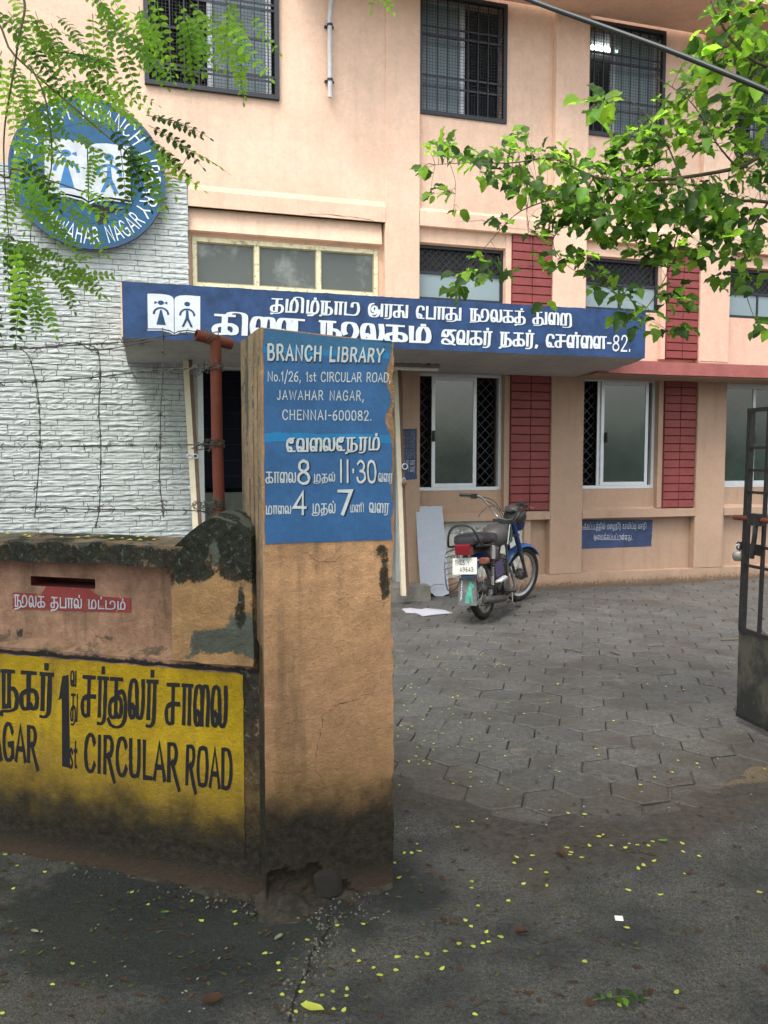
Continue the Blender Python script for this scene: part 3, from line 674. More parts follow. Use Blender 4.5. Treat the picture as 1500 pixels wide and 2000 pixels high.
def sliding(w, label, sashes, handle):
    x0, x1 = w; z0, z1 = 1.219, 2.597
    win = frame_mb(x0+.002, x1-.002, z0, z1, .135, .20, .038).build('sliding_window', M['alu'], BLD); win['label'] = label
    for k, (a, b) in enumerate(sashes):
        sx0, sx1 = x0+.04+(x1-x0-.08)*a, x0+.04+(x1-x0-.08)*b; y = .142+.024*(k % 2)
        frame_mb(sx0, sx1, z0+.04, z1-.04, y, y+.02, .042).build('sash', M['alu'], win)
        MB().box(sx0+.043, sx1-.043, y+.008, y+.012, z0+.083, z1-.083).build('pane', M['glass'], win)
    hx = x0+.04+(x1-x0-.08)*handle; mb = MB()
    mb.tube([(hx, .128, 1.80), (hx, .118, 1.815), (hx, .115, 1.86), (hx, .118, 1.905), (hx, .128, 1.92)], [.012, .015, .014, .015, .012], 8); mb.box(hx-.018, hx+.018, .13, .1345, 1.80, 1.92)
    mb.build('handle', M['plastic'], win)
    tag(mesh_net(x0+.04, x1-.04, z0+.04, z1-.04, .225, .125, .005, True).build('diamond_grille', M['iron'], win), kind='stuff')
    return win
w1 = sliding(wins[0], 'wide sliding window beside the entrance, closed in the middle', [(.16, .72)], .18)
sliding(wins[1], 'sliding window behind the motorcycle corner with its sash slid right', [(.28, .95), (.24, .9)], .345)
sliding(wins[2], 'sliding window behind the black gate', [(0, .52), (.48, 1)], .5)
sliding(wins[3], 'sliding window', [(0, .52), (.48, 1)], .5)
# ventilators over the ground-floor windows
for i, w in enumerate(wins):
    x0, x1 = w; v = frame_mb(x0+.002, x1-.002, 3.432, 4.058, .135, .19, .035).build('ventilator_window', M['iron'], BLD)
    MB().box(x0+.037, x1-.037, .14, .185, 3.735, 3.765).build('transom_bar', M['iron'], v)
    MB().box((x0+x1)/2-.012, (x0+x1)/2+.012, .142, .18, 3.467, 3.7345).build('mullion', M['iron'], v)
    for a, b in ((x0+.037, (x0+x1)/2-.0125), ((x0+x1)/2+.0125, x1-.037)): MB().box(a, b, .155, .16, 3.468, 3.7345).build('pane', M['frost2'], v)
    tag(mesh_net(x0+.037, x1-.037, 3.766, 4.022, .165, .085, .006, True).build('diamond_grille', M['iron'], v), kind='stuff')
    tag(mesh_net(x0+.037, x1-.037, 3.766, 4.022, .185, .02, .0012).build('wire_net', M['wire'], v), kind='stuff')
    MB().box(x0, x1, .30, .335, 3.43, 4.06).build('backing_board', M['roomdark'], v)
# cream triple ventilator left of the first pilaster
x0, x1 = -5.26, -3.21; v = frame_mb(x0+.002, x1-.002, 3.425, 3.948, .10, .19, .045).build('triple_ventilator', M['cream'], BLD)
third = (x1-x0)/3
for k in (1, 2): MB().box(x0+third*k-.025, x0+third*k+.025, .105, .185, 3.471, 3.902).build('mullion', M['cream'], v)
for k in range(3):
    a = x0+third*k+(.0455 if k == 0 else .0255); b = x0+third*(k+1)-(.0475 if k == 2 else .0255)
    frame_mb(a, b, 3.4712, 3.9018, .118, .15, .012).build('sash', simple_cache('dark_cream', (.3, .27, .17)), v)
    MB().box(a+.0125, b-.0125, .13, .135, 3.484, 3.889).build('pane', M['frost'], v)
tag(mesh_net(x0+.05, x1-.05, 3.47, 3.90, .20, .11, .006, True).build('diamond_grille', M['iron'], v), kind='stuff')
MB().box(x0, x1, .30, .335, 3.42, 3.95).build('backing_board', M['room'], v)
# first floor windows with bars and net
def barred(x0, x1, z0, z1, label, glassx, yo, hz, nb, dark):
    win = frame_mb(x0+.001, x1-.001, z0, z1, yo, yo+.05, .045).build('barred_window', M['iron'], BLD); win['label'] = label
    for i in range(nb):
        x = x0+.045+(x1-x0-.09)*(i+.5)/nb; MB().tube([(x, yo+.02, z0+.045), (x, yo+.02, z1-.045)], .0075, 6).build('bar', M['iron'], win)
    for f in hz: MB().box(x0+.0455, x1-.0455, yo+.028, yo+.036, z0+(z1-z0)*f-.011, z0+(z1-z0)*f+.011).build('cross_bar', M['iron'], win)
    tag(mesh_net(x0+.045, x1-.045, z0+.045, z1-.045, yo+.045, .034, .0016).build('wire_net', M['iron'], win), kind='stuff')
    a, b = glassx; a = x0+.03+(x1-x0-.06)*a; b = x0+.03+(x1-x0-.06)*b; y = yo+.13
    frame_mb(a, b, z0+.01, z1-.01, y, y+.03, .055).build('sash', M['alu'], win)
    MB().box(a+.056, b-.056, y+.012, y+.017, z0+.066, z1-.066).build('pane', M['frost2'], win)
    return win
barred(-5.71, -4.33, 5.415, 6.84, 'barred window over the round disc, open on its left half', (.46, .97), -.02, (.13, .16, .42, .64, .68), 9, 0)
barred(wins[0][0], wins[0][1], 5.5, 6.84, 'barred window in the middle with a small lit tube seen through it', (.0, .56), .07, (.24, .33, .66, .73), 8, 0)
barred(wins[1][0], wins[1][1], 5.5, 6.84, 'barred window under the roof slab with a long lit tube seen through it', (.36, 1.0), .07, (.24, .33, .66, .73), 8, 0)
barred(wins[2][0], wins[2][1], 5.5, 6.84, 'barred window hidden behind the broad leaves', (.36, 1.0), .07, (.24, .33, .66, .73), 8, 0)
# louvred shelf seen in the rooms upstairs, and lit tubes (lamps of the place)
def room_lamp(px, py, half, label, dy):
    u, z = FA.uz(px, py, -dy)
    t = thing('fluorescent_lamp', label, 'lamp', FA.w(u, dy, z), FA.yaw)
    MB().box(-half, half, -.03, .03, .02, .05).build('batten', M['tubeoff'], t)
    mb = MB().tube([(-half+.02, 0, 0), (half-.02, 0, 0)], .018, 10); mb.build('tube', M['tube'], t)
room_lamp(918, 46, .10, 'small lit fluorescent lamp seen through the middle upstairs window', 1.4)
room_lamp(1180, 97, .22, 'long lit fluorescent lamp seen through the upstairs window right of the middle', 1.1)
for (a, b, y) in ((-2.05, -1.55, .9), (-.62, .05, .9)):
    mb = MB(); 
    for k in range(9): mb.box(a+(b-a)*k/9, a+(b-a)*(k+.6)/9, y, y+.03, 4.42, 6.15)
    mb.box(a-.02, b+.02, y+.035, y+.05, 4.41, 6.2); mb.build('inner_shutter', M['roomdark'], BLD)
# ---------------------------------------------------------------- entrance canopy with its lettered front
C0, C1 = -5.935, -.60
can = MB().rough(C0, C1, -1.2, -.001, 2.675, 3.165, .12, .003, 4, fn=lambda x, y, z: (x, y, z-.09*(1+y/1.2)**.6 if z < 2.68 and y > -1.19 else z), faces='xXzZ').build('canopy', M['soffit'], BLD)
def fascia_edge(x): return 3.165+.006*mnoise.noise(Vector((x*6, 0, 0)))+.004*mnoise.noise(Vector((x*31, 2, 0)))
n = 160; vs = []; fs = []
for i in range(n+1):
    x = C0-.004+(C1-C0+.008)*i/n; vs += [(x, -1.206, 2.671+.003*mnoise.noise(Vector((x*9, 5, 0)))), (x, -1.206, fascia_edge(x)), (x, -1.19, fascia_edge(x)+.001)]
fs = [(3*i, 3*i+3, 3*i+4, 3*i+1) for i in range(n)]+[(3*i+1, 3*i+4, 3*i+5, 3*i+2) for i in range(n)]
mesh('painted_front', vs, fs, M['navy'], can)
MB().box(C0-.012, C0+.001, -1.207, -.02, 2.68, 3.16).build('side_face', M['trim'], can)
def on_canopy(text, q, wx, wy, mat='white', sh=(.07, -.05), **k):
    f = FA.quad(q, 1.206)
    if sh: lettering('lettering_edge', text, f, M['shadow'], can, wx*1.08, wy*1.15, off=sh, lift=.0008, **k)
    lettering('lettering', text, f, M[mat], can, wx, wy, lift=.0018, **k)
on_canopy('தமிழ்நாடு அரசு பொது நூலகத் துறை', [(531, 583), (1119, 613), (1119, 636), (529, 608)], .24, .13, squash=.5)
on_canopy('கிளை நூலகம்', [(420, 614), (846, 640), (846, 670), (418, 652)], .27, .17, sh=(.05, -.03), squash=.4)
on_canopy('ஜவகர் நகர், சென்னை', [(864, 644), (1186, 658), (1186, 681), (862, 671)], .24, .14, squash=.6)
on_canopy('-82.', [(1186, 655), (1236, 657), (1234, 686), (1185, 684)], .13, .12)
# book emblem with two figures
def emblem(plane_fn, parent, white, blue, base, flip=1):
    """open book with a girl and a boy, in a unit square; plane_fn(x,z,h) -> point"""
    def poly(name, pts, mat, h):
        return mesh(name, [plane_fn(x, z, h) for x, z in pts], [tuple(range(len(pts)))], mat, parent)
    def arc(cx, cz, r, a0, a1, n=12): return [(cx+r*cos(a0+(a1-a0)*i/n), cz+r*sin(a0+(a1-a0)*i/n)) for i in range(n+1)]
    def band(pts, w, mat, h, name='figure_arms'):
        L, R = ribbon(pts, w, w, 0, random); vs = []
        for a, b in zip(L, R): vs += [plane_fn(*a, h), plane_fn(*b, h)]
        mesh(name, vs, [(2*i, 2*i+1, 2*i+3, 2*i+2) for i in range(len(L)-1)], mat, parent)
    for s in (0, 1):
        x0 = .0 if s == 0 else .5
        if s == 0: top = [(0, .99), (.12, 1.0), (.28, 1.0), (.40, .98), (.47, .94), (.493, .88)]; bot = [(.493, .04), (.42, .1), (.25, .13), (.0, .11)]
        else: top = [(.507, .88), (.53, .94), (.6, .98), (.72, 1.0), (1, .99)]; bot = [(1, .11), (.75, .13), (.58, .1), (.507, .04)]
        poly('book_page', top+bot, white, .0012)
        line = [(.0, .07), (.25, .09), (.42, .05), (.49, .0)] if s == 0 else [(.51, .0), (.58, .05), (.75, .09), (1, .07)]
        band(line, .022, white, .0012, 'page_edge'); cx = .25+.5*s
        poly('figure_head', arc(cx, .78, .058, 0, 2*pi, 16)[:-1], blue, .0022)
        band([(cx+.135*cos(a)*(-1), .50+.15*sin(a)) for a in [pi*i/10 for i in range(11)]], .042, blue, .0022)
        if s == 0:
            poly('figure_skirt', [(cx-.015, .60), (cx+.015, .60), (cx+.09, .22), (cx-.09, .22)], blue, .0026)
            for q in (-1, 1): poly('figure_plait', [(cx+q*.06, .78), (cx+q*.12, .82), (cx+q*.125, .74)], blue, .0024)
        else:
            poly('figure_body', [(cx-.02, .62), (cx+.02, .62), (cx+.035, .42), (cx+.11, .2), (cx+.065, .2), (cx, .37), (cx-.065, .2), (cx-.11, .2), (cx-.035, .42)], blue, .0026)
qb = FA.quad([(288, 573), (391, 578), (391, 656), (289, 650)], 1.206)
emblem(lambda x, z, h: qb(x, z, h+.0005), can, M['white'], M['navy'], None)
# ---------------------------------------------------------------- painted notices on the building
def sheet(name, q, mat, plane, d, parent, n=14, amp=.004, label=None):
    """a painted rectangle with slightly wandering edges"""
    f = plane.quad(q, d); pts = []
    def e(a, b): return (a+amp*3*mnoise.noise(Vector((a*17, b*17, 1))), b+amp*3*mnoise.noise(Vector((b*17, a*17, 7))))
    vs = [f(*e(i/n, j/n), .0012) if (i in (0, n) or j in (0, n)) else f(i/n, j/n, .0012) for i in range(n+1) for j in range(n+1)]
    fs = [(i*(n+1)+j, (i+1)*(n+1)+j, (i+1)*(n+1)+j+1, i*(n+1)+j+1) for i in range(n) for j in range(n)]
    return mesh(name, vs, fs, mat, parent)
nb = sheet('blue_notice', [(1133, 1015), (1275, 1015), (1272, 1067), (1133, 1072)], M['navy2'], FA, -.119, BLD)
lettering('lettering', 'இக்கட்டடத்தில் மழைநீர் சேமிப்பு வசதி', FA.quad([(1134, 1025), (1263, 1024), (1263, 1032), (1134, 1034)], -.116), M['white2'], nb, .15, .13, lift=.001)
lettering('lettering', 'அமைக்கப்பட்டுள்ளது.', FA.quad([(1160, 1045), (1236, 1046), (1236, 1054), (1160, 1054)], -.116), M['white2'], nb, .15, .13, lift=.001)
dn = sheet('door_notice', [(784, 838), (814, 837), (814, 936), (784, 938)], M['navy2'], FA, .02, BLD)
for t_, y_, h_ in (('நூலக அரசு', 843, 6), ('அமைப்பு', 851, 6), ('மக்கள்', 859, 6), ('வாசகர்', 868, 6), ('வேலை நேரம்', 878, 8), ('காலை 8', 888, 7), ('11·30 வரை', 899, 9), ('4 - 7 வரை', 912, 9)):
    lettering('lettering', t_, FA.quad([(788, y_), (811, y_), (811, y_+h_), (788, y_+h_)], .0225), M['dim'] if y_ < 890 else M['white2'], dn, .14, .12)
MB().cbox(-2.40, -1.385, .09, .119, .165, .865, .004).build('marble_plaque', M['marble'], BLD)
pq = BLD.children[-1]
for t_, y_, h_ in (('தமிழ்நாடு அரசு பொது நூலகம்', 1029, 6), ('கிளை நூலகம் ஜவகர் நகர் சென்னை', 1038, 5), ('வாசகர் வட்டம்', 1086, 4)):
    lettering('lettering', t_, FA.quad([(880, y_), (1012, y_), (1012, y_+h_), (880, y_+h_)], -.0895), M['shadow'], pq, .12, .1, lift=.0005)
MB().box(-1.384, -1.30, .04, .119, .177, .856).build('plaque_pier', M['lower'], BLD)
# ---------------------------------------------------------------- entrance: steps, doorway, things inside
MB().rough(-5.4, -2.72, -.34, .3, -.1, .165, .1, .008, 6, faces='xXyZ').build('door_step', M['grey_cement'], BLD)
ent = MB(); ent.box(-5.23, -5.17, .05, .20, .165, 2.62); ent.box(-3.01, -2.951, .05, .20, .165, 2.62); ent.box(-5.1699, -3.0101, .05, .20, 2.56, 2.62)
ent.build('entrance_frame', M['alu'], BLD)
mb = MB().box(-5.35, -5.231, .04, .34, .0, 2.829); mb.box(-5.2309, -2.951, .04, .34, 2.621, 2.829); mb.build('entrance_lintel', M['room'], BLD)
def jamb(px0, py0, px1, py1, d0, d1, w, label):
    a = FA.uz(px0, py0, d0); b = FA.uz(px1, py1, d1)
    t = thing('door_leaf', label, 'door', FA.w(b[0], -d1, 0), FA.yaw)
    ox = b[0]; mb = MB()
    def P(x, y, z): return (x-ox, y+d1, z)
    for k, (dx, mat) in enumerate(((0, 'jamb'), (w, 'jambbrown'))):
        mb = MB(); x0, x1 = (0, w) if k == 0 else (w+.001, w*1.7)
        vs = [P(a[0]+x0, -d0, a[1]), P(a[0]+x1, -d0, a[1]), P(b[0]+x1, -d1, b[1]), P(b[0]+x0, -d1, b[1])]
        vs += [(x, y+.05, z) for x, y, z in vs]
        mb.add(vs, [(0, 3, 2, 1), (4, 5, 6, 7), (0, 1, 5, 4), (1, 2, 6, 5), (2, 3, 7, 6), (3, 0, 4, 7)]); mb.build('edge_strip' if k == 0 else 'leaf_core', M[mat], t)
    vs = [P(a[0]+w*.3, -d0+.051, a[1]), P(a[0]+w, -d0+.051, a[1]), P(b[0]+w, -d1+.051, b[1]), P(b[0]+w*.3, -d1+.051, b[1])]
    return t, P
dl, P = jamb(357, 700, 377, 1040, .35, .55, .055, 'cream edged door leaf open at the left of the entrance, beside the stone cladding')
for zz in (1.62, 1.3):
    c = P(*(FA.uz(357+20*(2.62-zz)/2, 700, .45)[0]+.0, -.46, zz)); mb = MB()
    for q in (-1, 1):
        mb.tube([(c[0]+.028+q*(.03+.025*cos(w)), c[1]-.01, c[2]+.022*sin(w)) for w in [i*pi/5 for i in range(11)]], .006, 6)
    mb.build('hasp_ring', M['alu'], dl)
dr, P = jamb(768, 712, 785, 1164, .3, .55, .05, 'cream edged door leaf open at the right of the entrance, with a hanging padlock')
c = FA.uz(788, 911, .42); c = P(c[0]+.01, -.44, c[1])
MB().tube([(c[0]+.03*cos(w), c[1], c[2]+.03*sin(w)) for w in [i*pi/6 for i in range(13)]], .006, 6).build('hasp_ring', M['alu'], dr)
def padlock(loc, rz, label, s=1, mat='brass'):
    t = thing('padlock', label, 'padlock', loc, rz)
    mb = MB(); prof = [(0, -.028), (.016, -.026), (.023, -.014), (.024, 0), (.020, .012), (.012, .018), (0, .019)]
    Mx = Matrix.Scale(s, 4) @ Matrix.Diagonal((1, .5, 1, 1)); mb.lathe(prof, Mx, 14); autosmooth(mb.build('lock_body', M[mat], t), 50)
    mb = MB().tube([tuple(s*v for v in p) for p in [(-.012, 0, .012), (-.012, 0, .035), (-.008, 0, .045), (0, 0, .049), (.008, 0, .045), (.012, 0, .035), (.012, 0, .012)]], .0035*s, 6)
    mb.build('shackle', M['alu'], t); return t
M['brass'] = simple('old_brass', (.22, .12, .06), .45, .5, .6); M['steel'] = simple('dull_steel', (.36, .33, .30), .4, .5, .8)
c = FA.uz(789, 943, .45); padlock(FA.w(c[0]+.0, -.45, c[1]), FA.yaw, 'small brass padlock hanging from the right entrance door leaf', 1.1)
# inside the entrance
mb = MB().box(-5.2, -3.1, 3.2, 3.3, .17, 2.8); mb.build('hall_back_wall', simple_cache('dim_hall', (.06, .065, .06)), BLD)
u, z = FA.uz(435, 740, -1.6); u1 = FA.uz(478, 740, -1.6)[0]
nbd = thing('notice_board', 'dark blue notice board standing inside the entrance', 'board', FA.w(u-.05, 1.6, .17), FA.yaw)
MB().box(-.25, 1.25, 0, .04, 1.05, 2.7).build('panel', simple_cache('board_navy', (.012, .014, .03)), nbd)
for k, x in enumerate((-.22, 1.2)): MB().box(x, x+.04, .005, .035, 0, 1.0499).build('leg', M['plastic'], nbd)
for k in range(7): MB().box(-.2, 1.2, -.006, -.001, 1.2+k*.2, 1.206+k*.2).build('rail', simple_cache('rail_dim', (.05, .05, .07)), nbd)
ps = thing('poster_board', 'pale poster board with a small red shape leaning inside the entrance', 'poster', FA.w(u-.5, 1.45, .17), FA.yaw)
MB().box(-.1, .85, 0, .02, .0, 1.0).build('sheet', simple_cache('poster_grey', (.22, .24, .21)), ps)
px_ = [(.30, .42), (.40, .42), (.40, .58), (.46, .58), (.35, .68), (.24, .58), (.30, .58)]
mesh('red_mark', [(x-.02, -.001, z) for x, z in px_], [tuple(range(7))], simple_cache('poster_red', (.25, .05, .03)), ps)
# tube lamp batten under the canopy
u, z = FA.uz(768, 721, .55); u2, z2 = FA.uz(858, 728, .55)
tl = thing('tube_light_fitting', 'dusty unlit tube light fitting under the canopy with loose wires', 'lamp', FA.w(u-.15, -.55, z), FA.yaw)
L = u2-u+.15
MB().box(0, L, -.02, .03, .03, .105).build('batten', simple_cache('dusty_batten', (.20, .17, .15)), tl)
MB().tube([(.02, -.01, .01), (L-.02, -.01, .01)], .019, 10).build('tube', M['tubeoff'], tl)
rr = random.Random(5)
for k in range(5):
    x = L*(.3+.14*k); MB().tube(smooth3([(x, -.03, .09), (x+.03, -.045, .06), (x+rr.uniform(.02, .07), -.05, .07), (x+.09, -.03, .1)], 4), .003, 5).build('loose_wire', M['plastic'], tl)
MB().lathe([(.022, 0), (.022, .02), (.012, .024), (0, .024)], Matrix.Translation((L*.8, -.021, .07)) @ Matrix.Rotation(pi/2, 4, 'X'), 12).build('starter', M['plastic'], tl)
# drain pipe on the upper wall
u, z = FA.uz(645, 190, .05)
dp = thing('drain_pipe', 'short grey plastic drain pipe clamped to the upper wall', 'pipe', FA.w(u, -.045, z), FA.yaw)
mb = MB().tube([(0, 0, 0), (0, 0, .82), (.01, 0, .92), (.03, .0, 1.15), (.03, 0, 1.6)], .026, 12); autosmooth(mb.build('pipe', M['pvc'], dp))
for zz in (.17, .74):
    mb = MB().tube([(0, 0, zz), (0, 0, zz+.025)], .032, 12); mb.box(-.05, .05, .028, .06, zz+.003, zz+.022); mb.build('bracket', M['iron'], dp)
# ---------------------------------------------------------------- round sign
uc, zc = -6.262, 4.435; RD = .735
ds = thing('round_sign', 'round blue sign with white book emblem and white rim lettering, on the upper wall', 'sign', FA.w(uc, -.10, zc), FA.yaw)
Mx = Matrix.Rotation(pi/2, 4, 'X')
mb = MB().lathe([(0, .0), (RD-.01, 0), (RD, -.006), (RD, -.05), (RD-.03, -.05), (0, -.05)], Mx, 72); mb.build('disc', M['disc'], ds)
mb = MB().lathe([(RD*.655, .001), (RD*.655, .0022), (RD*.66, .0022), (RD*.66, .001)], Mx, 72); mb.build('inner_ring', M['discdark'], ds)
mb = MB().lathe([(RD-.022, .0005), (RD-.022, .004), (RD+.004, .004), (RD+.004, -.05)], Mx, 72); mb.build('rim', M['discdark'], ds)
for k in range(2): MB().box(-.3+.5*k, -.27+.5*k, .0, .1, -.3, .3).build('wall_bracket', M['iron'], ds)
def arc_text(text, a0, a1, r0, r1, inward, name='lettering'):
    """letters round the rim; a0..a1 in degrees from centre; inward=True puts their feet to the centre"""
    st, W = layout(text, .16); vs = []; fs = []; rg = random.Random(4)
    for k, s in enumerate(st):
        if len(s) == 2: (ax, ay), (bx, by) = s; s = [(ax+(bx-ax)*j/3, ay+(by-ay)*j/3) for j in range(4)]
        Lp, Rp = ribbon(s, .13, .11, .04, rg); b = len(vs)
        for i in range(len(s)):
            for p in (Lp[i], Rp[i]):
                an = radians(a0+(a1-a0)*p[0]/W); r = r0+(r1-r0)*(p[1] if inward else 1-p[1])
                vs.append((r*cos(an), -.0025-k*.00004, r*sin(an)))
        fs += [(b+2*i, b+2*i+1, b+2*i+3, b+2*i+2) for i in range(len(s)-1)]
    mesh(name, vs, fs, M['white'], ds)
arc_text('DISTRICT BRANCH LIBRARY', 171, -37, RD*.73, RD*.93, True)
arc_text('JAWAHAR NAGAR', -133, -38, RD*.72, RD*.93, False)
bk = MB().box(-.405, .395, -.025, -.003, -.26, .27)
def bookf(x, z): return (-.405+.80*x, -.3+.60*z)
emblem(lambda x, z, h: (bookf(x, z)[0], -.028-h, bookf(x, z)[1]), ds, M['book'], M['bookblue'], None)
rg = random.Random(8)
pts = [(-.70, .01), (-.62, .06), (-.5, .05), (-.41, .02), (-.41, -.09), (-.5, -.1), (-.6, -.07), (-.68, -.08)]
mesh('rust_patch', [(x, -.0015, z) for x, z in pts], [tuple(range(8))], M['discdark'], ds)
pts = [(.0, -.30), (.12, -.31), (.28, -.32), (.2, -.36), (.1, -.38), (.13, -.46), (.02, -.5), (.0, -.38), (-.1, -.33)]
mesh('rust_patch', [(x+.05, -.0015, z) for x, z in pts], [tuple(range(9))], simple_cache('rust_dark', (.02, .02, .022)), ds)
# ================================================================= gate pillar
def gauss(px, py, cx, cy, rx, ry): return math.exp(-(((px-cx)/rx)**2+((py-cy)/ry)**2))
GP = thing('gate_pillar', 'tall square plastered gate pillar with blue painted library hours on its face', 'pillar', PI_.o, PI_.yaw)
PW, PD = .483, .36
def ptop(x): return 2.04-.058*x
def broken(px, py):
    """lost plaster at the foot of the pillar"""
    top = 1712-16*math.exp(-((px-600)/60)**2)+(8*sin(px*.09)) + (max(0, px-650)*.9)
    return 525 < px < 706 and py > top
def pmask(x, y, z):
    px, py = PI_.px(x, y, z); r = g = b = 0
    if y < .02:
        r = .62*gauss(px, py, 752, 1150, 16, 75)+.45*gauss(px, py, 745, 1075, 25, 20)
        if broken(px, py): b = .95
        b = max(b, .75*gauss(px, py, 740, 1720, 60, 22), .25*gauss(px, py, 640, 1350, 40, 60))
        g = .30*gauss(px, py, 660, 1500, 40, 25)+.6*gauss(px, py, 766, 1150, 5, 40)
    else:
        if x < .05: g = .3*gauss(px, py, 480, 800, 5, 120)+.22*(.5+.5*sin(y*60)); r = .6*gauss(px, py, 480, 1050, 14, 60)+(.7 if z < .95 else 0); b = .14; g += .22; r = max(r, .16)
    return (r, g, b)
def pshape(x, y, z):
    if z > 1.9: z = z+(ptop(x)-2.04)*(z-1.9)/.14
    if y < .001:
        px, py = PI_.px(x, 0, z)
        if broken(px, py): y += .024+.012*mnoise.noise(Vector((x*30, z*30, 3)))
    if x > PW-.002:   # chipped right arris
        c = .012*max(0, mnoise.noise(Vector((0, 1, z*7)))+.15)+.01*max(0, mnoise.noise(Vector((0, 5, z*23))))
        px, py = PI_.px(x, 0, z)
        c += .022*(1 if 1128 < py < 1245 else 0)
        if y < .03: x -= c
    return (x, y, z)
pm = MB().rough(0, PW, 0, PD, -.06, 2.04, .014, .0012, 9, fn=pshape, faces='y')
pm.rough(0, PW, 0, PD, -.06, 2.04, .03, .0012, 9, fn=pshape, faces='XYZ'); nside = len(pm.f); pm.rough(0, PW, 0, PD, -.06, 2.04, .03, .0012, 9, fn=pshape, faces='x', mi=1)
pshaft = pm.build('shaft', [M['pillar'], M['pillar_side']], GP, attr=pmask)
# side face vertical flutes of old shuttering
for k in range(3):
    x = .06+.075*k; MB().add([(-.0015, x, .95), (-.0015, x+.05, .95), (-.007, x+.025, .96), (-.0015, x, 1.93-.2*k), (-.0015, x+.05, 1.93-.2*k), (-.007, x+.025, 1.92-.2*k)], [(0, 2, 5, 3), (2, 1, 4, 5), (0, 1, 2), (3, 5, 4)]).build('plaster_ridge', M['pillar_side'], GP)
# blue paint with ragged right edge
n = 60; vs = []; fs = []
def edge_r(z):
    py = PI_.px(PW, 0, z)[1]
    c = .010+.008*mnoise.noise(Vector((3, 1, z*11)))+.004*mnoise.noise(Vector((3, 1, z*40)))
    c += .007*abs(mnoise.noise(Vector((3, 1, z*90))))
    c += .024*math.exp(-((py-735)/28)**2)+.026*math.exp(-((py-820)/22)**2)
    return PW-max(.003, c)
def pquad(z0, z1, n, name, mat, lift, x0=.008, wob=.004):
    vs = []; fs = []; m = 10
    for i in range(n+1):
        z = z0+(z1-z0)*i/n; xr = edge_r(z)
        for j in range(m+1):
            x = x0+wob*mnoise.noise(Vector((1, 2, z*15)))+(xr-x0)*j/m; zz = z
            if i in (0, n): zz += wob*mnoise.noise(Vector((x*22, z, 1)))
            if i == n and z1 > 2: zz = ptop(x)-.004+wob*.6*mnoise.noise(Vector((x*22, z, 1)))
            vs.append((x, -lift, zz))
    fs = [(i*(m+1)+j, i*(m+1)+j+1, (i+1)*(m+1)+j+1, (i+1)*(m+1)+j) for i in range(n) for j in range(m)]
    return mesh(name, vs, fs, M[mat], GP)
pquad(1.306, 1.955, 50, 'blue_paint', 'blue', .0032); pquad(1.955, 2.03, 6, 'faded_blue_paint', 'bluetop', .0033)
pquad(1.955, 1.975, 3, 'cyan_band', 'cyan', .0035, wob=.006); pquad(1.655, 1.685, 3, 'cyan_band', 'cyan', .0035, wob=.008)
def on_pillar(t, q, wx, wy, sh=None, **k):
    f = PI_.quad(q, .0038)
    if sh: lettering('lettering_edge', t, f, M['shadow'], GP, wx*1.15, wy*1.2, off=sh, lift=.0003, **k)
    lettering('lettering', t, f, M['white'], GP, wx, wy, lift=.0012, wob=.16, **k)
on_pillar('BRANCH LIBRARY', [(522, 673), (752, 683), (749, 707), (522, 702)], .23, .17, (.06, -.07), gap=.18)
on_pillar('No.1/26, 1st CIRCULAR ROAD,', [(522, 726), (765, 729), (764, 746), (522, 744)], .15, .12)
on_pillar('JAWAHAR NAGAR,', [(541, 763), (714, 764), (713, 782), (541, 780)], .15, .12, gap=.2)
on_pillar('CHENNAI-600082.', [(551, 801), (728, 803), (728, 821), (551, 819)], .15, .12, gap=.16)
on_pillar('வேலைநேரம்', [(560, 857), (745, 854), (744, 878), (560, 882)], .21, .15, (.08, -.09), squash=.7)
on_pillar('காலை', [(519, 922), (580, 923), (580, 942), (519, 943)], .17, .13, squash=.7)
on_pillar('8', [(580, 900), (610, 900), (610, 945), (580, 944)], .14, .12, (.08, -.03))
on_pillar('முதல்', [(613, 926), (656, 926), (656, 940), (613, 940)], .17, .13, squash=.7)
on_pillar('ll·30', [(661, 899), (737, 901), (738, 942), (661, 941)], .14, .12, (.09, -.02))
on_pillar('வரை', [(739, 924), (767, 926), (767, 941), (739, 940)], .17, .13, squash=.7)
on_pillar('மாலை', [(519, 988), (570, 988), (570, 1003), (519, 1004)], .17, .13, squash=.7)
on_pillar('4', [(572, 962), (602, 962), (602, 1004), (572, 1003)], .15, .13, (.08, -.03))
on_pillar('முதல்', [(610, 984), (657, 984), (657, 1002), (610, 1002)], .17, .13, squash=.7)
on_pillar('7', [(659, 959), (692, 959), (692, 1004), (659, 1004)], .15, .13, (.08, -.03))
on_pillar('மணி', [(684, 986), (712, 986), (712, 1000), (684, 1000)], .17, .13, squash=.7)
on_pillar('வரை', [(721, 982), (761, 984), (760, 1002), (721, 1000)], .17, .13, squash=.7)
def crack(pts, plane, d, parent, w=.0022, n=5, seed=1):
    r = random.Random(seed); P = [plane.uz(x, y, d) for x, y in pts]; q = []
    for a, b in zip(P, P[1:]):
        for k in range(n): q.append((a[0]+(b[0]-a[0])*k/n+r.uniform(-.004, .004), a[1]+(b[1]-a[1])*k/n+r.uniform(-.004, .004)))
    q.append(P[-1]); L = []; 
    for i, (x, z) in enumerate(q):
        t = i/(len(q)-1); ww = w*(.4+.8*sin(pi*min(1, t*1.1)))*r.uniform(.5, 1.3); L += [(x-ww*.6, -d-.0002, z-ww*.6), (x+ww*.6, -d-.0002, z+ww*.6)]
    mesh('crack', L, [(2*i, 2*i+1, 2*i+3, 2*i+2) for i in range(len(q)-1)], simple_cache('crack_dark', (.06, .035, .022)), parent)
